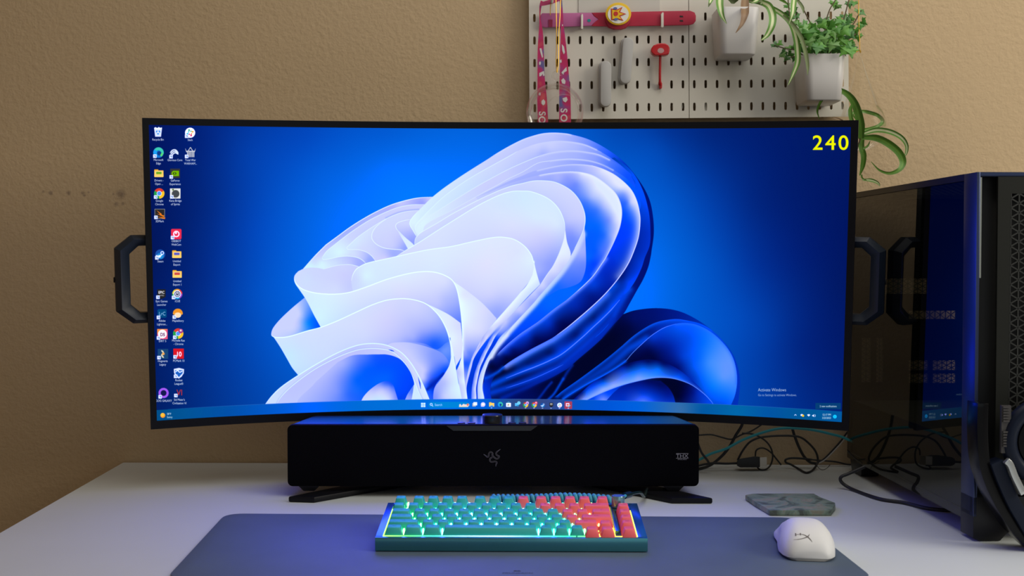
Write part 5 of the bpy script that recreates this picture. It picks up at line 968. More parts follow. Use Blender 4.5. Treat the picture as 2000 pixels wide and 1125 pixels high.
# ---------------------------------------------------------------- cables behind the soundbar
blk = mat('black_cable_rubber', (.012, .012, .013), .5); cyan_m = mat('cyan_cable_sleeve', (.03, .34, .38), .6, bump=.3, bscale=1500); wht = mat('cable_highlight', (.5, .48, .45), .5)
z5 = lambda s: zoom(s, 1340, 800, 5.115)
def cable(pth, wpx, name, label, m=blk, Y=1.87, group=None, zr=None):
    P = []; r = wpx/2*Y/F_PX
    for x, y in pth:
        p = at(x, y, Y); 
        if p.z < DESK+r: p = onz(x, y, DESK+r+.0003)
        P.append(p)
    b = MB(); b.tube(crom(P, 7), r, 9); o = b.build(name, m, None, smooth_=70, origin=P[-1]); return tag(o, label, 'cable', group)
cable(z5('590,40 555,160 500,250 440,360 370,450 280,530 200,572 100,598'), 5.8, 'black_cable', 'thick black cable slanting down from the monitor to the soundbar end', Y=1.87)
cable(z5('800,110 740,160 640,220 560,248 480,288 430,295 350,275 250,250 120,255'), 3.2, 'black_cable', 'thin wavy black cable highest against the wall right of the soundbar', Y=1.88)
cable(z5('560,235 680,248 790,310 850,390 865,480 840,560 790,600 740,600 715,580'), 3.4, 'black_cable', 'black cable curling down round the metal plug end', Y=1.86)
cable(z5('515,505 560,420 620,340 680,300 760,275 900,262 1050,262 1150,280 1240,350 1300,430 1315,520 1270,600 1200,630 1120,590 1050,550 1000,530 995,500 1050,485 1150,488 1255,500'), 4.2, 'black_cable', 'black cable making the widest loop between plug and computer', Y=1.865)
cable(z5('1040,60 1060,180 1090,280 1130,380 1180,470 1240,525 1295,538'), 5.6, 'black_cable', 'thick black cable dropping from the monitor inside the widest loop', Y=1.875)
cable(z5('1660,160 1600,240 1540,320 1460,410 1380,490 1310,535'), 3.4, 'black_cable', 'black cable rising to the right behind the computer edge', Y=1.885)
cable(z5('1680,190 1620,250 1556,330 1474,418 1392,498 1330,536'), 2.4, 'cable_highlight', 'thin whitish highlight modelled beside the rising black cable', wht, Y=1.882)  # pale tube stands in for the highlight on the rising black cable
cable(z5('692,465 700,410 740,385 790,390 850,430 900,490 950,552'), 3.3, 'black_cable', 'short black cable arching over the metal plug', Y=1.89)
cable(z5('1250,500 1400,512 1500,522 1600,546 1660,550'), 3.3, 'black_cable', 'black cable lying low along the desk back edge by the computer', Y=1.893)
cable(z5('115,330 150,420 180,465 215,510 240,560'), 4.5, 'black_cable', 'short black cable hanging close to the soundbar right end', Y=1.83)
cable(z5('100,520 135,500 250,440 400,390 550,310 700,250 850,205 980,185 1150,190 1300,210 1450,245 1560,275 1680,330'), 5.2, 'cyan_cable', 'bright cyan sleeved cable sweeping over the black cables', cyan_m, Y=1.84)
cable(z5('1230,515 1300,560 1350,600 1400,590 1440,550'), 1.2, 'twist_tie', 'thin dark twist tie on the desk by the loop', Y=1.86)
cable(zoom('260,500 170,540 125,560 128,590 190,630 340,683 480,705 600,735 700,747 800,752', 1600, 740, 2.92), 6.6, 'power_cable', 'thick black cable snaking on the desk under the computer glass side', Y=1.7)
pl = at(1452, 903, 1.855); t = thing('cable_plug', 'black cable plug with a flat metal end lying on the desk', 'plug', Vector((pl.x, pl.y, DESK)))
q = lambda x, y, dy=0: at(*z5('%f,%f' % (x, y))[0], 1.855+dy)
b = MB(); b.loft([[q(x, y0, -.010), q(x, y0, .010), q(x, y1, .010), q(x, y1, -.010)] for x, y0, y1 in ((508, 510, 560), (540, 490, 578), (690, 466, 578), (738, 472, 576))]); b.build('plug_body', blk, t, bevel=.001)
b = MB(); b.loft([[q(x, y0, -.008), q(x, y0, .008), q(x, y1, .008), q(x, y1, -.008)] for x, y0, y1 in ((736, 480, 566), (806, 474, 560))]); b.build('metal_tip', mat('plug_metal', (.55, .5, .42), .35, .8), t)
b = MB(); b.tube(crom([q(60, 580), q(130, 560), q(250, 536), q(400, 540), q(515, 535)], 6), .0019, 8); b.build('cord', blk, t)

# ---------------------------------------------------------------- pegboards
peg_m = mat('pegboard_white', (.66, .625, .555), .5); PITCHX, ROWY = 22.27, 44.0
def pegpx(i, j, dx=0.0, dy=0.0, x0=1043.7): 
    x = x0+PITCHX*i+dx; y = 35.2+ROWY*j+dy-.0088*(x-1043.7); return x+.005*(y-35), y
def pegboard(x0, xl_, xr_, label, r0=-7, r1=4):
    b = MB(); off, th = .018, .0055
    bot = 232.8+.0088*(1043.7-1043.7)
    xs = [xl_]+[x0+PITCHX*(i+.5) for i in range(13)]+[xr_]
    for j in range(r0, r1+1):
        for i in range(14):
            ya = 35.2+ROWY*(j-.5); yb = 35.2+ROWY*(j+.5) if j < r1 else 233.2
            cx, cy = x0+PITCHX*i, 35.2+ROWY*j
            outer = []; X0, X1 = xs[i], xs[i+1]
            hole = [(cx+2.6*math.cos(a), cy+(-5.4 if math.sin(a) < -.01 else 5.4 if math.sin(a) > .01 else 0)+2.6*math.sin(a)) for a in (2*math.pi*k/12 for k in range(12))]
            for k in range(12):
                a = 2*math.pi*k/12; c_, s_ = math.cos(a), math.sin(a)
                m_x = (X1-cx) if c_ > 0 else (cx-X0); m_y = (yb-cy) if s_ > 0 else (cy-ya)
                if k in (0, 6): outer.append((X1 if k == 0 else X0, cy))
                elif k in (3, 9): outer.append((cx, yb if k == 3 else ya))
                elif k in (2, 4, 8, 10): outer.append((X1 if c_ > 0 else X0, yb if s_ > 0 else ya))
                else: outer.append((X1 if c_ > 0 else X0, cy+(yb-cy if s_ > 0 else ya-cy)*.5))
            for k in (2, 4, 8, 10): pass
            def T(p, o): x, y = p; y2 = y-.0088*(x-1043.7); return wp(x+.005*(y2-35), y2, o)
            k0 = len(b.v); F0 = [T(p, off+th) for p in outer]+[T(p, off+th) for p in hole]+[T(p, off) for p in hole]+[T(p, off) for p in outer]
            fs = []
            for k in range(12):
                n_ = (k+1) % 12; fs += [(k, n_, 12+n_, 12+k), (12+k, 12+n_, 24+n_, 24+k), (24+k, 24+n_, 36+n_, 36+k)]
                o0, o1 = outer[k], outer[n_]
                if (abs(o0[0]-xl_) < .01 and abs(o1[0]-xl_) < .01) or (abs(o0[0]-xr_) < .01 and abs(o1[0]-xr_) < .01) or (j == r1 and abs(o0[1]-yb) < .01 and abs(o1[1]-yb) < .01) or (j == r0 and abs(o0[1]-ya) < .01 and abs(o1[1]-ya) < .01): fs.append((k, n_, 36+n_, 36+k))
            b.add(F0, fs)
    me_o = wp((xl_+xr_)/2, 120, 0)
    t = thing('pegboard', label, 'pegboard', me_o)
    o = b.build('board', peg_m, t, smooth_=0)
    bm = bmesh.new(); bm.from_mesh(o.data); bmesh.ops.remove_doubles(bm, verts=bm.verts, dist=2e-5); bm.to_mesh(o.data); bm.free()
    for px in (xl_+24, xr_-24):
        q = MB(); c = wp(px, 210, 0); q.lathe(c, (-WB, 1, 0) if 0 else (0, -1, 0), [(.001, 0), (.009, 0), (.009, .0178), (.001, .0178)], 14); q.build('spacer', peg_m, t)
        q = MB(); c = wp(px, -240, 0); q.lathe(c, (0, -1, 0), [(.001, 0), (.009, 0), (.009, .0178), (.001, .0178)], 14); q.build('spacer', peg_m, t)
    return t
pegboard(1043.7, 1033.2, 1344.6, 'left white pegboard, behind the red wrist strap')
pegboard(1355.4, 1345.8, 1656.8, 'right white pegboard, behind the two plant pots')
z1 = lambda s: zoom(s, 1000, 0, 4.6875)
WD = Vector((-WB, 1, 0)).normalized()*-1          # out of the wall, towards the room
WX = Vector((1, WB, 0)).normalized()
def slab(pts_px, off, th, name, m, parent=None, bevel=0, **kw):
    b = MB(); b.prism([wp(x, y, off) for x, y in pts_px], WD*th); return b.build(name, m, parent, bevel=bevel, **kw)
def rpx(x0, y0, x1, y1, r=0, n=5):
    out = []
    for cx, cy, a0 in ((x1-r, y1-r, 0), (x0+r, y1-r, 90), (x0+r, y0+r, 180), (x1-r, y0+r, 270)):
        for k in range(n+1 if r else 1): a = math.radians(a0+90*k/n); out.append((cx+r*math.cos(a), cy+r*math.sin(a)))
    return out
def epx(cx, cy, rx, ry=None, n=32): return [(cx+rx*math.cos(2*math.pi*k/n), cy+(ry or rx)*math.sin(2*math.pi*k/n)) for k in range(n)]
FB = .0238
o = slab(rpx(1130, -60, 1288.5, 25), FB, .0012, 'white_card', mat('card_white', (.56, .535, .49), .5), smooth_=0); tag(o, 'plain off-white card behind the red wrist strap', 'card')
# wrist strap
t = thing('wrist_strap', 'pink and red toy wrist strap with a round crown badge', 'strap', wp(1206, 40, FB))
pink = mat('strap_pink', (.43, .10, .27), .5, var=.12, vscale=30); red = mat('strap_red', (.42, .012, .045), .45, var=.1, vscale=25)
slab(z1('262,140 275,124 730,120 748,150 790,180 748,215 725,240 300,255 268,245 256,200'), FB+.006, .0035, 'strap_pink_end', pink, t, .0008)
slab(z1('728,120 1100,112 1370,106 1630,102 1668,118 1682,150 1680,195 1660,222 1625,232 1370,238 1060,243 1040,262 1000,275 930,275 885,258 865,245 726,243 750,212 792,180 752,152'), FB+.006, .0040, 'strap_red_end', red, t, .0008)
slab(epx(1206.5, 36, 25, 22), FB+.010, .004, 'badge_base', red, t, .001)
slab(epx(1207.3, 28.2, 25, 22), FB+.014, .006, 'badge_rim', mat('badge_yellow', (.80, .50, .015), .4), t, .0012)
slab(epx(1207.5, 28, 20.5, 17.8), FB+.0201, .0006, 'badge_face', mat('badge_white', (.78, .76, .70), .5), t)
slab(z1('905,78 960,88 1012,64 990,108 1045,128 990,150 1020,190 960,176 908,186'), FB+.0208, .0005, 'crown', mat('crown_red', (.55, .03, .02), .4), t)
slab(z1('916,88 960,98 998,78 976,113 1024,128 978,145 1004,179 960,166 918,176'), FB+.0214, .0005, 'crown_fill', MATS['badge_yellow'], t)
slab(epx(1202.8, 26.7, 4.4), FB+.0220, .0004, 'crown_gem', MATS['crown_red'], t); gem = mat('gem_blue', (.10, .13, .38), .4)
for x, y in ((1201.8, 16.3), (1203.3, 37.6)): slab(epx(x, y, 3.8, 2.3), FB+.0220, .0004, 'crown_gem', gem, t)
slab(epx(1150.5, 40, 3.4, 3), FB+.0097, .0003, 'teal_dot', mat('dot_teal', (.01, .22, .25), .5), t)
hole_m = mat('slot_black', (.008, .006, .006), .6)
for y in (150, 190): slab(z1('1535,%d 1565,%d 1568,%d 1538,%d' % (y-7, y-6, y+8, y+7)), FB+.0101, .0003, 'strap_slot', hole_m, t)
slab(z1('333,180 372,180 370,248 336,248'), FB+.0096, .0008, 'buckle_strip', mat('strip_red', (.28, .01, .06), .5), t)
for x0, y0, x1, y1, lb in ((630,140,650,270,'white pegboard clip over the pink end of the strap'), (1362,127,1386,255,'white pegboard clip over the red end of the strap')):
    a, b0 = z1('%d,%d %d,%d' % (x0, y0, x1, y1)); t2 = thing('pegboard_clip', lb, 'clip', wp((a[0]+b0[0])/2, b0[1], FB))
    slab(rpx(a[0], a[1], b0[0], b0[1], 1.6), FB+.0105, .004, 'clip_face', peg_m, t2, .0006); b = MB(); b.prism([wp(x, y, FB) for x, y in rpx(a[0]+1, b0[1]-3, b0[0]-1, b0[1])], WD*.011); b.build('clip_arm', peg_m, t2)
    b = MB(); b.prism([wp(x, y, FB) for x, y in rpx(a[0]+1, a[1], b0[0]-1, a[1]+3)], WD*.011); b.build('clip_arm', peg_m, t2)
# grey capsule holders
gm = mat('holder_grey', (.43, .42, .41), .55)
for cx0, y0, cx1, y1, lb in ((1182.3,121,1182,210,'grey rounded holder, lower left of the pair on the pegboard'), (1225.5,75.5,1220.5,165,'grey rounded holder, upper right of the pair on the pegboard')):
    t2 = thing('capsule_holder', lb, 'holder', wp((cx0+cx1)/2, y1, FB))
    def caps(dx, w):
        P = [(cx0+dx+w*math.cos(a), y0+w+w*math.sin(a)) for a in (math.pi+math.pi*k/10 for k in range(11))]+[(cx1+dx+w*math.cos(a), y1-w+w*math.sin(a)) for a in (math.pi*k/10 for k in range(11))]; return P
    slab(caps(-2.5, 11.2), FB, .010, 'holder_back', gm, t2, .0015); slab(caps(.5, 10.6), FB+.0105, .012, 'holder_front', gm, t2, .0025, )
# red hook
t2 = thing('red_hook', 'small red hook with a rounded cap on a thin stem', 'hook', wp(1289, 172, FB)); rm = mat('glossy_red', (.50, .008, .012), .25, spec=.6)
slab(z1('1262,478 1268,455 1285,432 1318,416 1355,410 1395,413 1420,428 1433,452 1434,480 1425,512 1395,520 1350,522 1300,523 1270,500'), FB+.010, .016, 'cap', rm, t2, .004, bseg=4, smooth_=70)
slab(epx(*z1('1362,463')[0], 6.3, 5.0), FB+.0260, .0004, 'cap_dot', mat('dot_pale', (.50, .30, .30), .5), t2)
b = MB(); b.tube(crom([wp(1289.5, 108, FB+.013), wp(1289, 130, FB+.012), wp(1288.8, 155, FB+.010), wp(1289.3, 166, FB+.006)], 4), [.0022]*10+[.0030]*3, 10); b.build('stem', rm, t2)
slab(z1('1343,765 1372,765 1370,812 1358,818 1346,812'), FB, .007, 'hook_foot', rm, t2, .001)
# lanyard
t2 = thing('lanyard', 'pink and red patterned lanyard looped over a pegboard hook', 'lanyard', wp(1075, 0, FB))
lm = bpy.data.materials.new('lanyard_print'); lm.use_nodes = True; nt = lm.node_tree; pb = nt.nodes['Principled BSDF']; pb.inputs['Roughness'].default_value = .6
tc = node(nt, 'ShaderNodeTexCoord'); ns = node(nt, 'ShaderNodeTexNoise'); ns.inputs['Scale'].default_value = 42; ns.inputs['Detail'].default_value = 1.5; rp = node(nt, 'ShaderNodeValToRGB')
nt.links.new(tc.outputs['Object'], ns.inputs['Vector']); nt.links.new(ns.outputs['Fac'], rp.inputs[0]); nt.links.new(rp.outputs[0], pb.inputs['Base Color'])
e_ = rp.color_ramp.elements; e_[0].position = .34; e_[0].color = (.12, .10, .30, 1); e_[1].position = .72; e_[1].color = (.60, .08, .10, 1)
for ps, c in ((.42, (.33, .04, .20, 1)), (.50, (.50, .015, .13, 1)), (.62, (.48, .01, .09, 1))): e_.new(ps).color = c
def ribbon(spec, off, name, m, parent, th=.0009, fold=None):
    rows_ = [tuple(float(q) for q in w.split(',')) for w in spec.split()]; A_ = []
    cl = crom([Vector((x, y, w)) for x, y, w in rows_], 5); b = MB(); rings = []
    for i, p in enumerate(cl):
        tn = (cl[min(i+1, len(cl)-1)]-cl[max(i-1, 0)]); tn.z = 0; tn.normalize(); n_ = Vector((-tn.y, tn.x, 0)); h = p.z/2
        zz = [z for z in ((1000+(p.x+n_.x*h)/4.6875, (p.y+n_.y*h)/4.6875), (1000+(p.x-n_.x*h)/4.6875, (p.y-n_.y*h)/4.6875))]
        rings.append([wp(*zz[0], off), wp(*zz[1], off), wp(*zz[1], off+th), wp(*zz[0], off+th)])
    b.loft(rings); return b.build(name, m, parent, smooth_=50)
LO = FB+.020
ribbon('275,10,26 262,50,20 256,110,12 256,180,12 262,240,26 264,330,44 263,450,56 264,600,62 268,750,70 275,900,88 283,1100,94 290,1400,98', LO, 'left_strap', lm, t2)
ribbon('445,-10,24 455,100,20 458,200,24 464,300,36 468,400,52 472,500,66 476,600,74 480,750,92 484,900,104 486,1100,108 488,1400,108', LO+.004, 'right_strap', lm, t2)
ribbon('258,42,30 310,28,40 370,12,42 420,-6,40 470,-30,40', LO+.007, 'cross_strap', mat('strap_rose', (.42, .03, .12), .6), t2)
wl = mat('white_lettering', (.68, .64, .64), .6)
for s_, x, y, o_ in (('S', 248, 1040, LO), ('O', 246, 1098, LO), ('L', 246, 1160, LO), ('S', 446, 1012, LO+.004), ('O', 446, 1080, LO+.004), ('L', 446, 1140, LO+.004)):
    p = wp(1000+x/4.6875, y/4.6875, o_+.0011); text_mesh(s_, 'lettering', wl, t2, p, (0, 0, -1), WX, .0155, bold=1, sx=1.0)
for s_ in ('252,445 268,440 275,470 284,520 276,532 262,490', '248,570 258,562 266,575 260,595 248,592', '250,668 292,650 298,690 285,698 280,675 268,695 250,700', '270,925 288,908 305,930 300,955 285,965 270,950', '245,850 262,845 262,872 248,874'):
    slab(z1(s_), LO+.0010, .0003, 'white_mark', wl, t2, smooth_=0)
for s_ in ('455,405 475,425 485,480 474,498 460,465', '438,550 452,545 455,572 440,575', '452,665 498,612 502,650 475,665 470,685', '462,900 500,888 510,915 490,938 468,925', '458,225 466,222 466,240 458,240', '450,735 470,715 490,740 486,770 460,765'):
    slab(z1(s_), LO+.0050, .0003, 'white_mark', wl, t2, smooth_=0)
b = MB(); b.tube([wp(1078, 4, FB), wp(1078, 4, FB+.034), wp(1078, -4, FB+.037)], .0022, 8); o = b.build('pegboard_hook', peg_m); tag(o, 'small white hook that holds the lanyard', 'hook')
# glass globe on a gold string
gold = mat('gold_thread', (.62, .36, .04), .35, .6); gls = glass_thin('clear_glass', (.985, .985, .975), 1.0, 1.25, .03, .17)
t2 = thing('glass_globe', 'round clear glass globe hanging on a gold thread over the lanyard', 'ornament', wp(1084, 275, .101))
GO = .101; gc = wp(1083.8, 219.5, GO); Rg = 56*gc.y/F_PX; hx_ = (EYE-gc).normalized(); odir = (hx_+Vector((.42, 0, -.1))).normalized()
b = MB(); b.lathe(gc, odir, [(Rg*math.sin(math.radians(a)), Rg*math.cos(math.radians(a))) for a in range(43, 181, 6)]+[(1e-4, -Rg)], 48, caps=False); b.build('globe', gls, t2, smooth_=80)
b = MB(); r_ = Rg*math.sin(math.radians(43)); oc = gc+odir*Rg*math.cos(math.radians(43)); u_ = odir.orthogonal().normalized(); w_ = odir.cross(u_); b.tube([oc+(u_*math.cos(a)+w_*math.sin(a))*r_ for a in np.linspace(0, 2*math.pi, 41)], .0008, 6, caps=False); b.build('rim', gls, t2)
rc = wp(1087.5, 148.5, GO); b = MB(); b.tube([rc+Vector((math.cos(a), 0, math.sin(a)))*.0068 for a in np.linspace(0, 2*math.pi, 25)], .0019, 8, caps=False); b.tube([wp(1087, 158, GO), wp(1087.5, 164, GO)], .0036, 10); b.build('glass_ring', gls, t2)
b = MB(); b.tube(crom([wp(*p, GO-.002) for p in z1('410,665 404,560 408,400 406,200 402,20 400,-80')], 5), .0007, 5); b.tube(crom([wp(*p, GO) for p in z1('414,665 424,560 428,300 440,120 448,-80')], 5), .0007, 5); b.tube(crom([wp(*p, FB+.028) for p in z1('385,5 362,20 352,60 350,140')], 5), .0007, 5); b.build('gold_thread', gold, t2)
# teardrop glass
t2 = thing('teardrop_glass', 'clear teardrop glass ornament hanging at the right pegboard edge', 'ornament', wp(1686, 294, .06))
z2 = lambda s: zoom(s, 1360, 0, 2.961); TO = .062; ax0 = wp(1678.5, 110, TO); ax1 = wp(1687, 296, TO); ax = (ax1-ax0); Lx = ax.length; kx = Lx/186
b = MB(); b.lathe(ax0, ax, [(r*kx*1.0, h*kx) for h, r in ((0,2.2),(6,5),(18,8),(34,12.5),(52,18.5),(72,25.5),(92,32.5),(112,39.5),(130,44),(146,45),(160,41),(172,32),(181,19),(186,.5))], 40, caps=False); b.build('drop', gls, t2, smooth_=80)
c = wp(1678, 104, TO); b = MB(); b.tube([c+Vector((math.cos(a), 0, math.sin(a)))*.0058 for a in np.linspace(0, 2*math.pi, 25)], .0016, 8, caps=False); b.build('glass_ring', gls, t2)
b = MB(); b.tube(crom([wp(*p, TO) for p in z2('945,300 944,240 940,150 938,60 938,-40')], 5), .0006, 5); b.tube(crom([wp(*p, TO) for p in z2('890,313 915,305 945,290 950,305 943,285')], 4), .0010, 5); b.build('gold_thread', gold, t2)

# ---------------------------------------------------------------- plant pots and plants
pot_m = mat('pot_white', (.62, .60, .59), .38); soil_m = mat('dark_soil', (.025, .014, .009), .9, bump=.6, bscale=300)
def pot(t_, x0p, x1p, ytop, ybot, Yf, yrear, xin):
    A, Bq = at(x0p, ytop, Yf), at(x1p, ytop, Yf); z1_, z0_ = A.z, at(x0p, ybot, Yf).z; yb = wy(A.x)-.020-.004; dep = yb-Yf
    def rr(sh, z, r, k=5):
        out = []
        for cx, cy, a0 in ((Bq.x-sh-r, yb-sh*.3-r, 0), (A.x+sh+r, yb-sh*.3-r, 90), (A.x+sh+r, Yf+sh+r, 180), (Bq.x-sh-r, Yf+sh+r, 270)):
            for i in range(k+1): a = math.radians(a0+90*i/k); out.append(Vector((cx+r*math.cos(a), cy+r*math.sin(a), z)))
        return out
    b = MB(); b.loft([rr(xin+.003, z0_, .010), rr(xin+.0008, z0_+.002, .012), rr(xin*.5, lerp(z0_, z1_, .5), .013), rr(0, z1_-.001, .013), rr(.0006, z1_, .0125), rr(.0022, z1_-.0006, .011), rr(.003, z1_-.009, .011)]); b.build('pot', pot_m, t_, smooth_=50)
    b = MB(); b.loft([rr(.0028, z1_-.010, .011), rr(.0028, z1_-.0065, .011)]); b.build('soil', soil_m, t_, smooth_=0)
    return A, Bq, z1_, yb
def leaf_mat(name, edge_c, mid_c, w=.30):
    m = bpy.data.materials.new(name); m.use_nodes = True; nt = m.node_tree; pb = nt.nodes['Principled BSDF']; pb.inputs['Roughness'].default_value = .45
    uvn = node(nt, 'ShaderNodeUVMap'); sp = node(nt, 'ShaderNodeSeparateXYZ'); nt.links.new(uvn.outputs[0], sp.inputs[0])
    s1 = node(nt, 'ShaderNodeMath', operation='SUBTRACT'); s1.inputs[1].default_value = .5; ab = node(nt, 'ShaderNodeMath', operation='ABSOLUTE'); nt.links.new(sp.outputs['X'], s1.inputs[0]); nt.links.new(s1.outputs[0], ab.inputs[0])
    mr = node(nt, 'ShaderNodeMapRange', interpolation_type='SMOOTHSTEP'); mr.inputs['From Min'].default_value = w*.45; mr.inputs['From Max'].default_value = w*.75; nt.links.new(ab.outputs[0], mr.inputs['Value'])
    mx = node(nt, 'ShaderNodeMix', data_type='RGBA'); mx.inputs['A'].default_value = (*mid_c, 1); mx.inputs['B'].default_value = (*edge_c, 1); nt.links.new(mr.outputs[0], mx.inputs['Factor']); nt.links.new(mx.outputs['Result'], pb.inputs['Base Color'])
    pb.inputs['Subsurface Weight'].default_value = .0; return m
var_m = leaf_mat('striped_leaf', (.11, .28, .035), (.68, .72, .42)); grn_m = leaf_mat('green_leaf', (.085, .21, .018), (.14, .30, .035), .2); brn_m = leaf_mat('brown_leaf', (.20, .11, .05), (.26, .16, .08)); pal_m = leaf_mat('pale_leaf', (.22, .30, .12), (.30, .36, .18))
def strap_leaf(path_px, widths_px, offs, m, parent, cup=.25, face=None):
    """long leaf: centre line and widths in picture pixels, offs = distances from the wall"""
    n_ = len(path_px); P = [wp(x, y, o_) for (x, y), o_ in zip(path_px, np.interp(np.linspace(0, 1, n_), np.linspace(0, 1, len(offs)), offs))]
    cl = crom(P, 6); ww = np.interp(np.linspace(0, 1, len(cl)), np.linspace(0, 1, len(widths_px)), widths_px); V_, uv_ = [], []
    for i, p in enumerate(cl):
        tn = (cl[min(i+1, len(cl)-1)]-cl[max(i-1, 0)]).normalized(); vw = (p-EYE).normalized(); sd = tn.cross(vw)
        if sd.length < 1e-4: sd = Vector((1, 0, 0))
        sd.normalize(); dn = tn.cross(sd).normalized(); dn = dn if dn.dot(vw) > 0 else -dn; h = ww[i]/2*p.y/F_PX
        for x, c in ((-1, 0), (-.5, .7), (0, 1), (.5, .7), (1, 0)): V_.append(p+sd*h*x+dn*(h*cup*c-h*.1)); uv_.append(((x+1)/2, i/len(cl)))
        for x, c in ((1, 0), (.5, .7), (0, 1), (-.5, .7), (-1, 0)): V_.append(p+sd*h*x+dn*(h*cup*c-h*.1+.0004)); uv_.append(((x+1)/2, i/len(cl)))
    b = MB(); k = len(cl); F_ = [(j*10+a, j*10+(a+1) % 10, (j+1)*10+(a+1) % 10, (j+1)*10+a) for j in range(k-1) for a in range(10)]
    b.add(V_, F_); return b.build('leaf', m, parent, smooth_=70, uv=uv_)
z8 = lambda s: zoom(s, 1380, 0, 6.25)
# hanging spider plant
tp = thing('spider_plant', 'spider plant with striped arching leaves in the upper left white pot', 'plant', at(1440, 110, 1.86))
A1, B1, pz, pyb = pot(tp, 1403, 1486, 13, 104.5, 1.815, 120, .004)
DO = wy(A1.x)-1.815; fo = DO+.012
S_ = [('165,-60 160,20 168,100 190,190 245,290', [14,15,13,9,1], [.05,fo,fo+.01,fo+.012], var_m), ('470,-50 468,60 468,160 440,270 400,340 355,402', [12,16,15,9,5,1], [.05,fo,fo+.012,fo+.012], brn_m),
 ('600,-10 680,30 760,75 805,180 800,300 745,420 672,490', [6,11,14,15,14,10,3], [.05,fo*.9,fo+.01,fo+.01], var_m), ('480,10 640,30 800,100 930,180 1030,290 1085,430 1110,600 1110,760 1060,900 995,1040', [5,8,9,10,10,12,12,11,7,1], [.05,fo*.8,fo,fo,fo], var_m),
 ('930,190 1060,310 1150,450 1205,620 1235,800 1232,920', [5,8,8,8,6,1], [fo,fo+.01,fo+.01], pal_m), ('1075,-60 1062,60 1050,170 1005,298', [10,11,9,1], [.09,fo+.02,fo+.02], var_m), ('1085,-20 1140,40 1175,100 1184,165', [3,6,6,1], [.09,.10,.10], pal_m),
 ('75,-50 50,10 22,85', [10,8,1], [.06,fo,fo], var_m), ('330,-60 325,0 320,45', [18,20,6], [.06,.05,.05], pal_m), ('700,-40 600,10 540,40', [10,8,2], [.06,.07,.07], var_m), ('560,-60 620,-20 680,20 660,50', [8,9,7,2], [.05,.07,.08], pal_m), ('930,-60 880,-20 950,20 1000,60', [3,4,5,1], [.05,.06,.06], grn_m)]
for s_, w, o_, m in S_: strap_leaf(z8(s_), w, o_, m, tp)
# spider plantlet hanging behind the right monitor corner
tq = thing('spider_plantlet', 'dangling spider plant offshoot curling past the right monitor corner', 'plant', wp(1682, 262, .07))
for s_, w, o_, m in [('955,800 950,720 925,620 885,555 825,522 765,538 722,585 700,640 712,690', [9,16,15,12,9,7,5,4,1], [.07,.09,.10,.08], grn_m),
 ('962,800 960,760 1000,748 1050,730 1078,700 1050,668 990,648 950,645 905,655 920,690', [8,9,8,7,7,7,7,6,5,1], [.06,.05,.04,.05], grn_m), ('960,775 1040,752 1120,762 1185,795 1216,840 1214,885 1195,912', [7,10,10,9,7,5,1], [.07,.085,.08], var_m),
 ('960,795 1040,798 1110,830 1170,880 1195,935 1175,980 1120,1002 1060,985 1010,935', [8,13,14,14,13,9,6,4,1], [.07,.09,.10,.09], grn_m), ('960,790 955,850 968,900 962,960 945,1015', [9,11,11,9,2], [.06,.065,.06], grn_m), ('962,1040 1010,1042 1050,1058 1062,1078', [3,7,5,1], [.06,.06,.06], var_m),
 ('965,860 990,845 1005,815', [4,4,1], [.07,.07], grn_m), ('955,1010 960,1030 985,1045', [3,3,2], [.06,.06], grn_m), ('955,820 900,700 890,640 900,600', [4,8,8,2], [.06,.05,.05], grn_m), ('790,680 830,690 880,720', [2,3,3], [.08,.07], brn_m)]: strap_leaf(z2(s_), w, o_, m, tq)
b = MB(); b.tube(crom([wp(1682, 265, .068), wp(1672, 300, .05), wp(1668, 330, .04)], 4), .0012, 6); b.build('root', mat('root_tan', (.30, .24, .14), .7), tq)
# ivy
ti_ = thing('potted_ivy', 'bushy green ivy in the lower right white pot', 'plant', at(1612, 205, 1.85))
A2, B2, pz2, pyb2 = pot(ti_, 1572, 1654.5, 104.5, 195, 1.806, 211, .0035)
def ivy_shape():
    pts_ = [(0,-.05),(.16,-.20),(.42,-.32),(.40,-.12),(.62,.06),(.40,.10),(.30,.28),(.16,.36),(0,.78),(-.16,.36),(-.30,.28),(-.40,.10),(-.62,.06),(-.40,-.12),(-.42,-.32),(-.16,-.20)]
    b = MB(); V_ = [Vector((x, y, -.10*abs(x)-.10*y*y)) for x, y in pts_]; c = Vector((0, .12, .07)); n_ = len(V_)
    V_ = V_+[c]+[v+Vector((0, 0, -.02)) for v in V_]+[c+Vector((0, 0, -.02))]
    F_ = [(i, (i+1) % n_, n_) for i in range(n_)]+[(n_+1+(i+1) % n_, n_+1+i, 2*n_+1) for i in range(n_)]+[(i, n_+1+i, n_+1+(i+1) % n_, (i+1) % n_) for i in range(n_)]
    me = bpy.data.meshes.new('ivy_leaf'); me.from_pydata(V_, [], F_); me.shade_smooth(); me.set_sharp_from_angle(angle=math.radians(50)); return me
ivy_meshes = []
for k, c in enumerate(((.065, .24, .025), (.11, .32, .035), (.05, .18, .03), (.16, .34, .09))):
    m = ivy_shape(); m.materials.append(mat('ivy_green_%s' % 'abcd'[k], c, .42, var=.25, vscale=40)); ivy_meshes.append(m)
rg = random.Random(11); base_z = pz2-.008
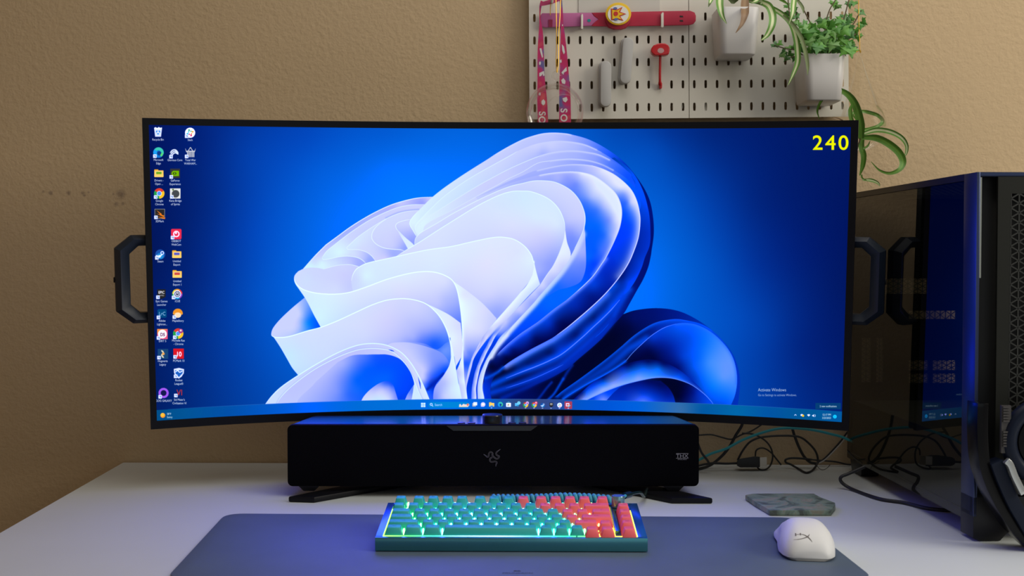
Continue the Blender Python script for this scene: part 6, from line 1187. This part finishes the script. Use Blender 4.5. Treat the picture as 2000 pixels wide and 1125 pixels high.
def ivy_leaf(px, py, off, size, rot=None, mi=None):
    p = wp(px, py, off); o = bpy.data.objects.new('leaf', ivy_meshes[rg.randrange(4) if mi is None else mi]); COL.objects.link(o); o.parent = ti_; o.location = p-ORI[ti_.name]
    vw = (EYE-p).normalized(); nrm = (vw+Vector((rg.uniform(-.55, .55), 0, rg.uniform(-.1, .9)))).normalized(); a = rg.uniform(-1.2, 1.2) if rot is None else rot
    up_ = Vector((math.sin(a), 0, -math.cos(a))); up_ = (up_-nrm*up_.dot(nrm)).normalized(); xx = up_.cross(nrm); M = Matrix((xx, up_, nrm)).transposed(); s_ = size*p.y/F_PX*.95
    o.rotation_euler = M.to_euler(); o.scale = (s_, s_, s_); return p
cl = []
for k in range(74):   # main bush
    t_ = rg.random(); x = rg.uniform(1560, 1662); y = rg.uniform(34, 98); 
    if y < 48 and x < 1592: y += 18
    cl.append((x, y, rg.uniform(.045, .115), rg.uniform(22, 31)))
for x, y in ((1537,10),(1541,25),(1551,18),(1548,33),(1556,30),(1560,44),(1553,42)): cl.append((x, y, .05, 15))
for x, y in ((1512,86),(1521,84),(1533,100),(1540,92),(1528,106),(1545,104),(1538,112),(1549,90),(1552,112)): cl.append((x, y, .06, 16))
for x, y in ((1659,6),(1668,4),(1682,23),(1677,20),(1682,48),(1671,58),(1676,70),(1666,62),(1684,42),(1662,86),(1659,80),(1628,4),(1636,10),(1648,30),(1655,40),(1663,34)): cl.append((x, y, .06, 18))
for i, (x, y, o_, s_) in enumerate(cl):
    p = ivy_leaf(x, y, o_, s_)
root_p = [Vector((lerp(A2.x, B2.x, f), lerp(1.815, pyb2-.01, g), base_z)) for f, g in ((.3,.3),(.5,.6),(.7,.4),(.8,.7),(.2,.6))]
for i, s_ in enumerate(('1560,100 1548,60 1541,20 1538,-20', '1600,90 1585,50 1570,20 1560,0', '1625,90 1640,60 1650,30 1658,0', '1640,98 1652,70 1668,45 1682,20', '1575,102 1558,98 1535,95 1512,88', '1610,90 1612,50 1620,20 1632,0', '1642,95 1660,75 1672,66', '1570,98 1560,108 1545,112')):
    pth = zoom(s_, 0, 0, 1); P = [root_p[i % 5]]+[wp(x, y, .06+.01*(i % 3)) for x, y in pth]; b = MB(); b.tube(crom(P, 5), .0010, 6); b.build('stem', mat('ivy_stem', (.10, .07, .03), .6), ti_)
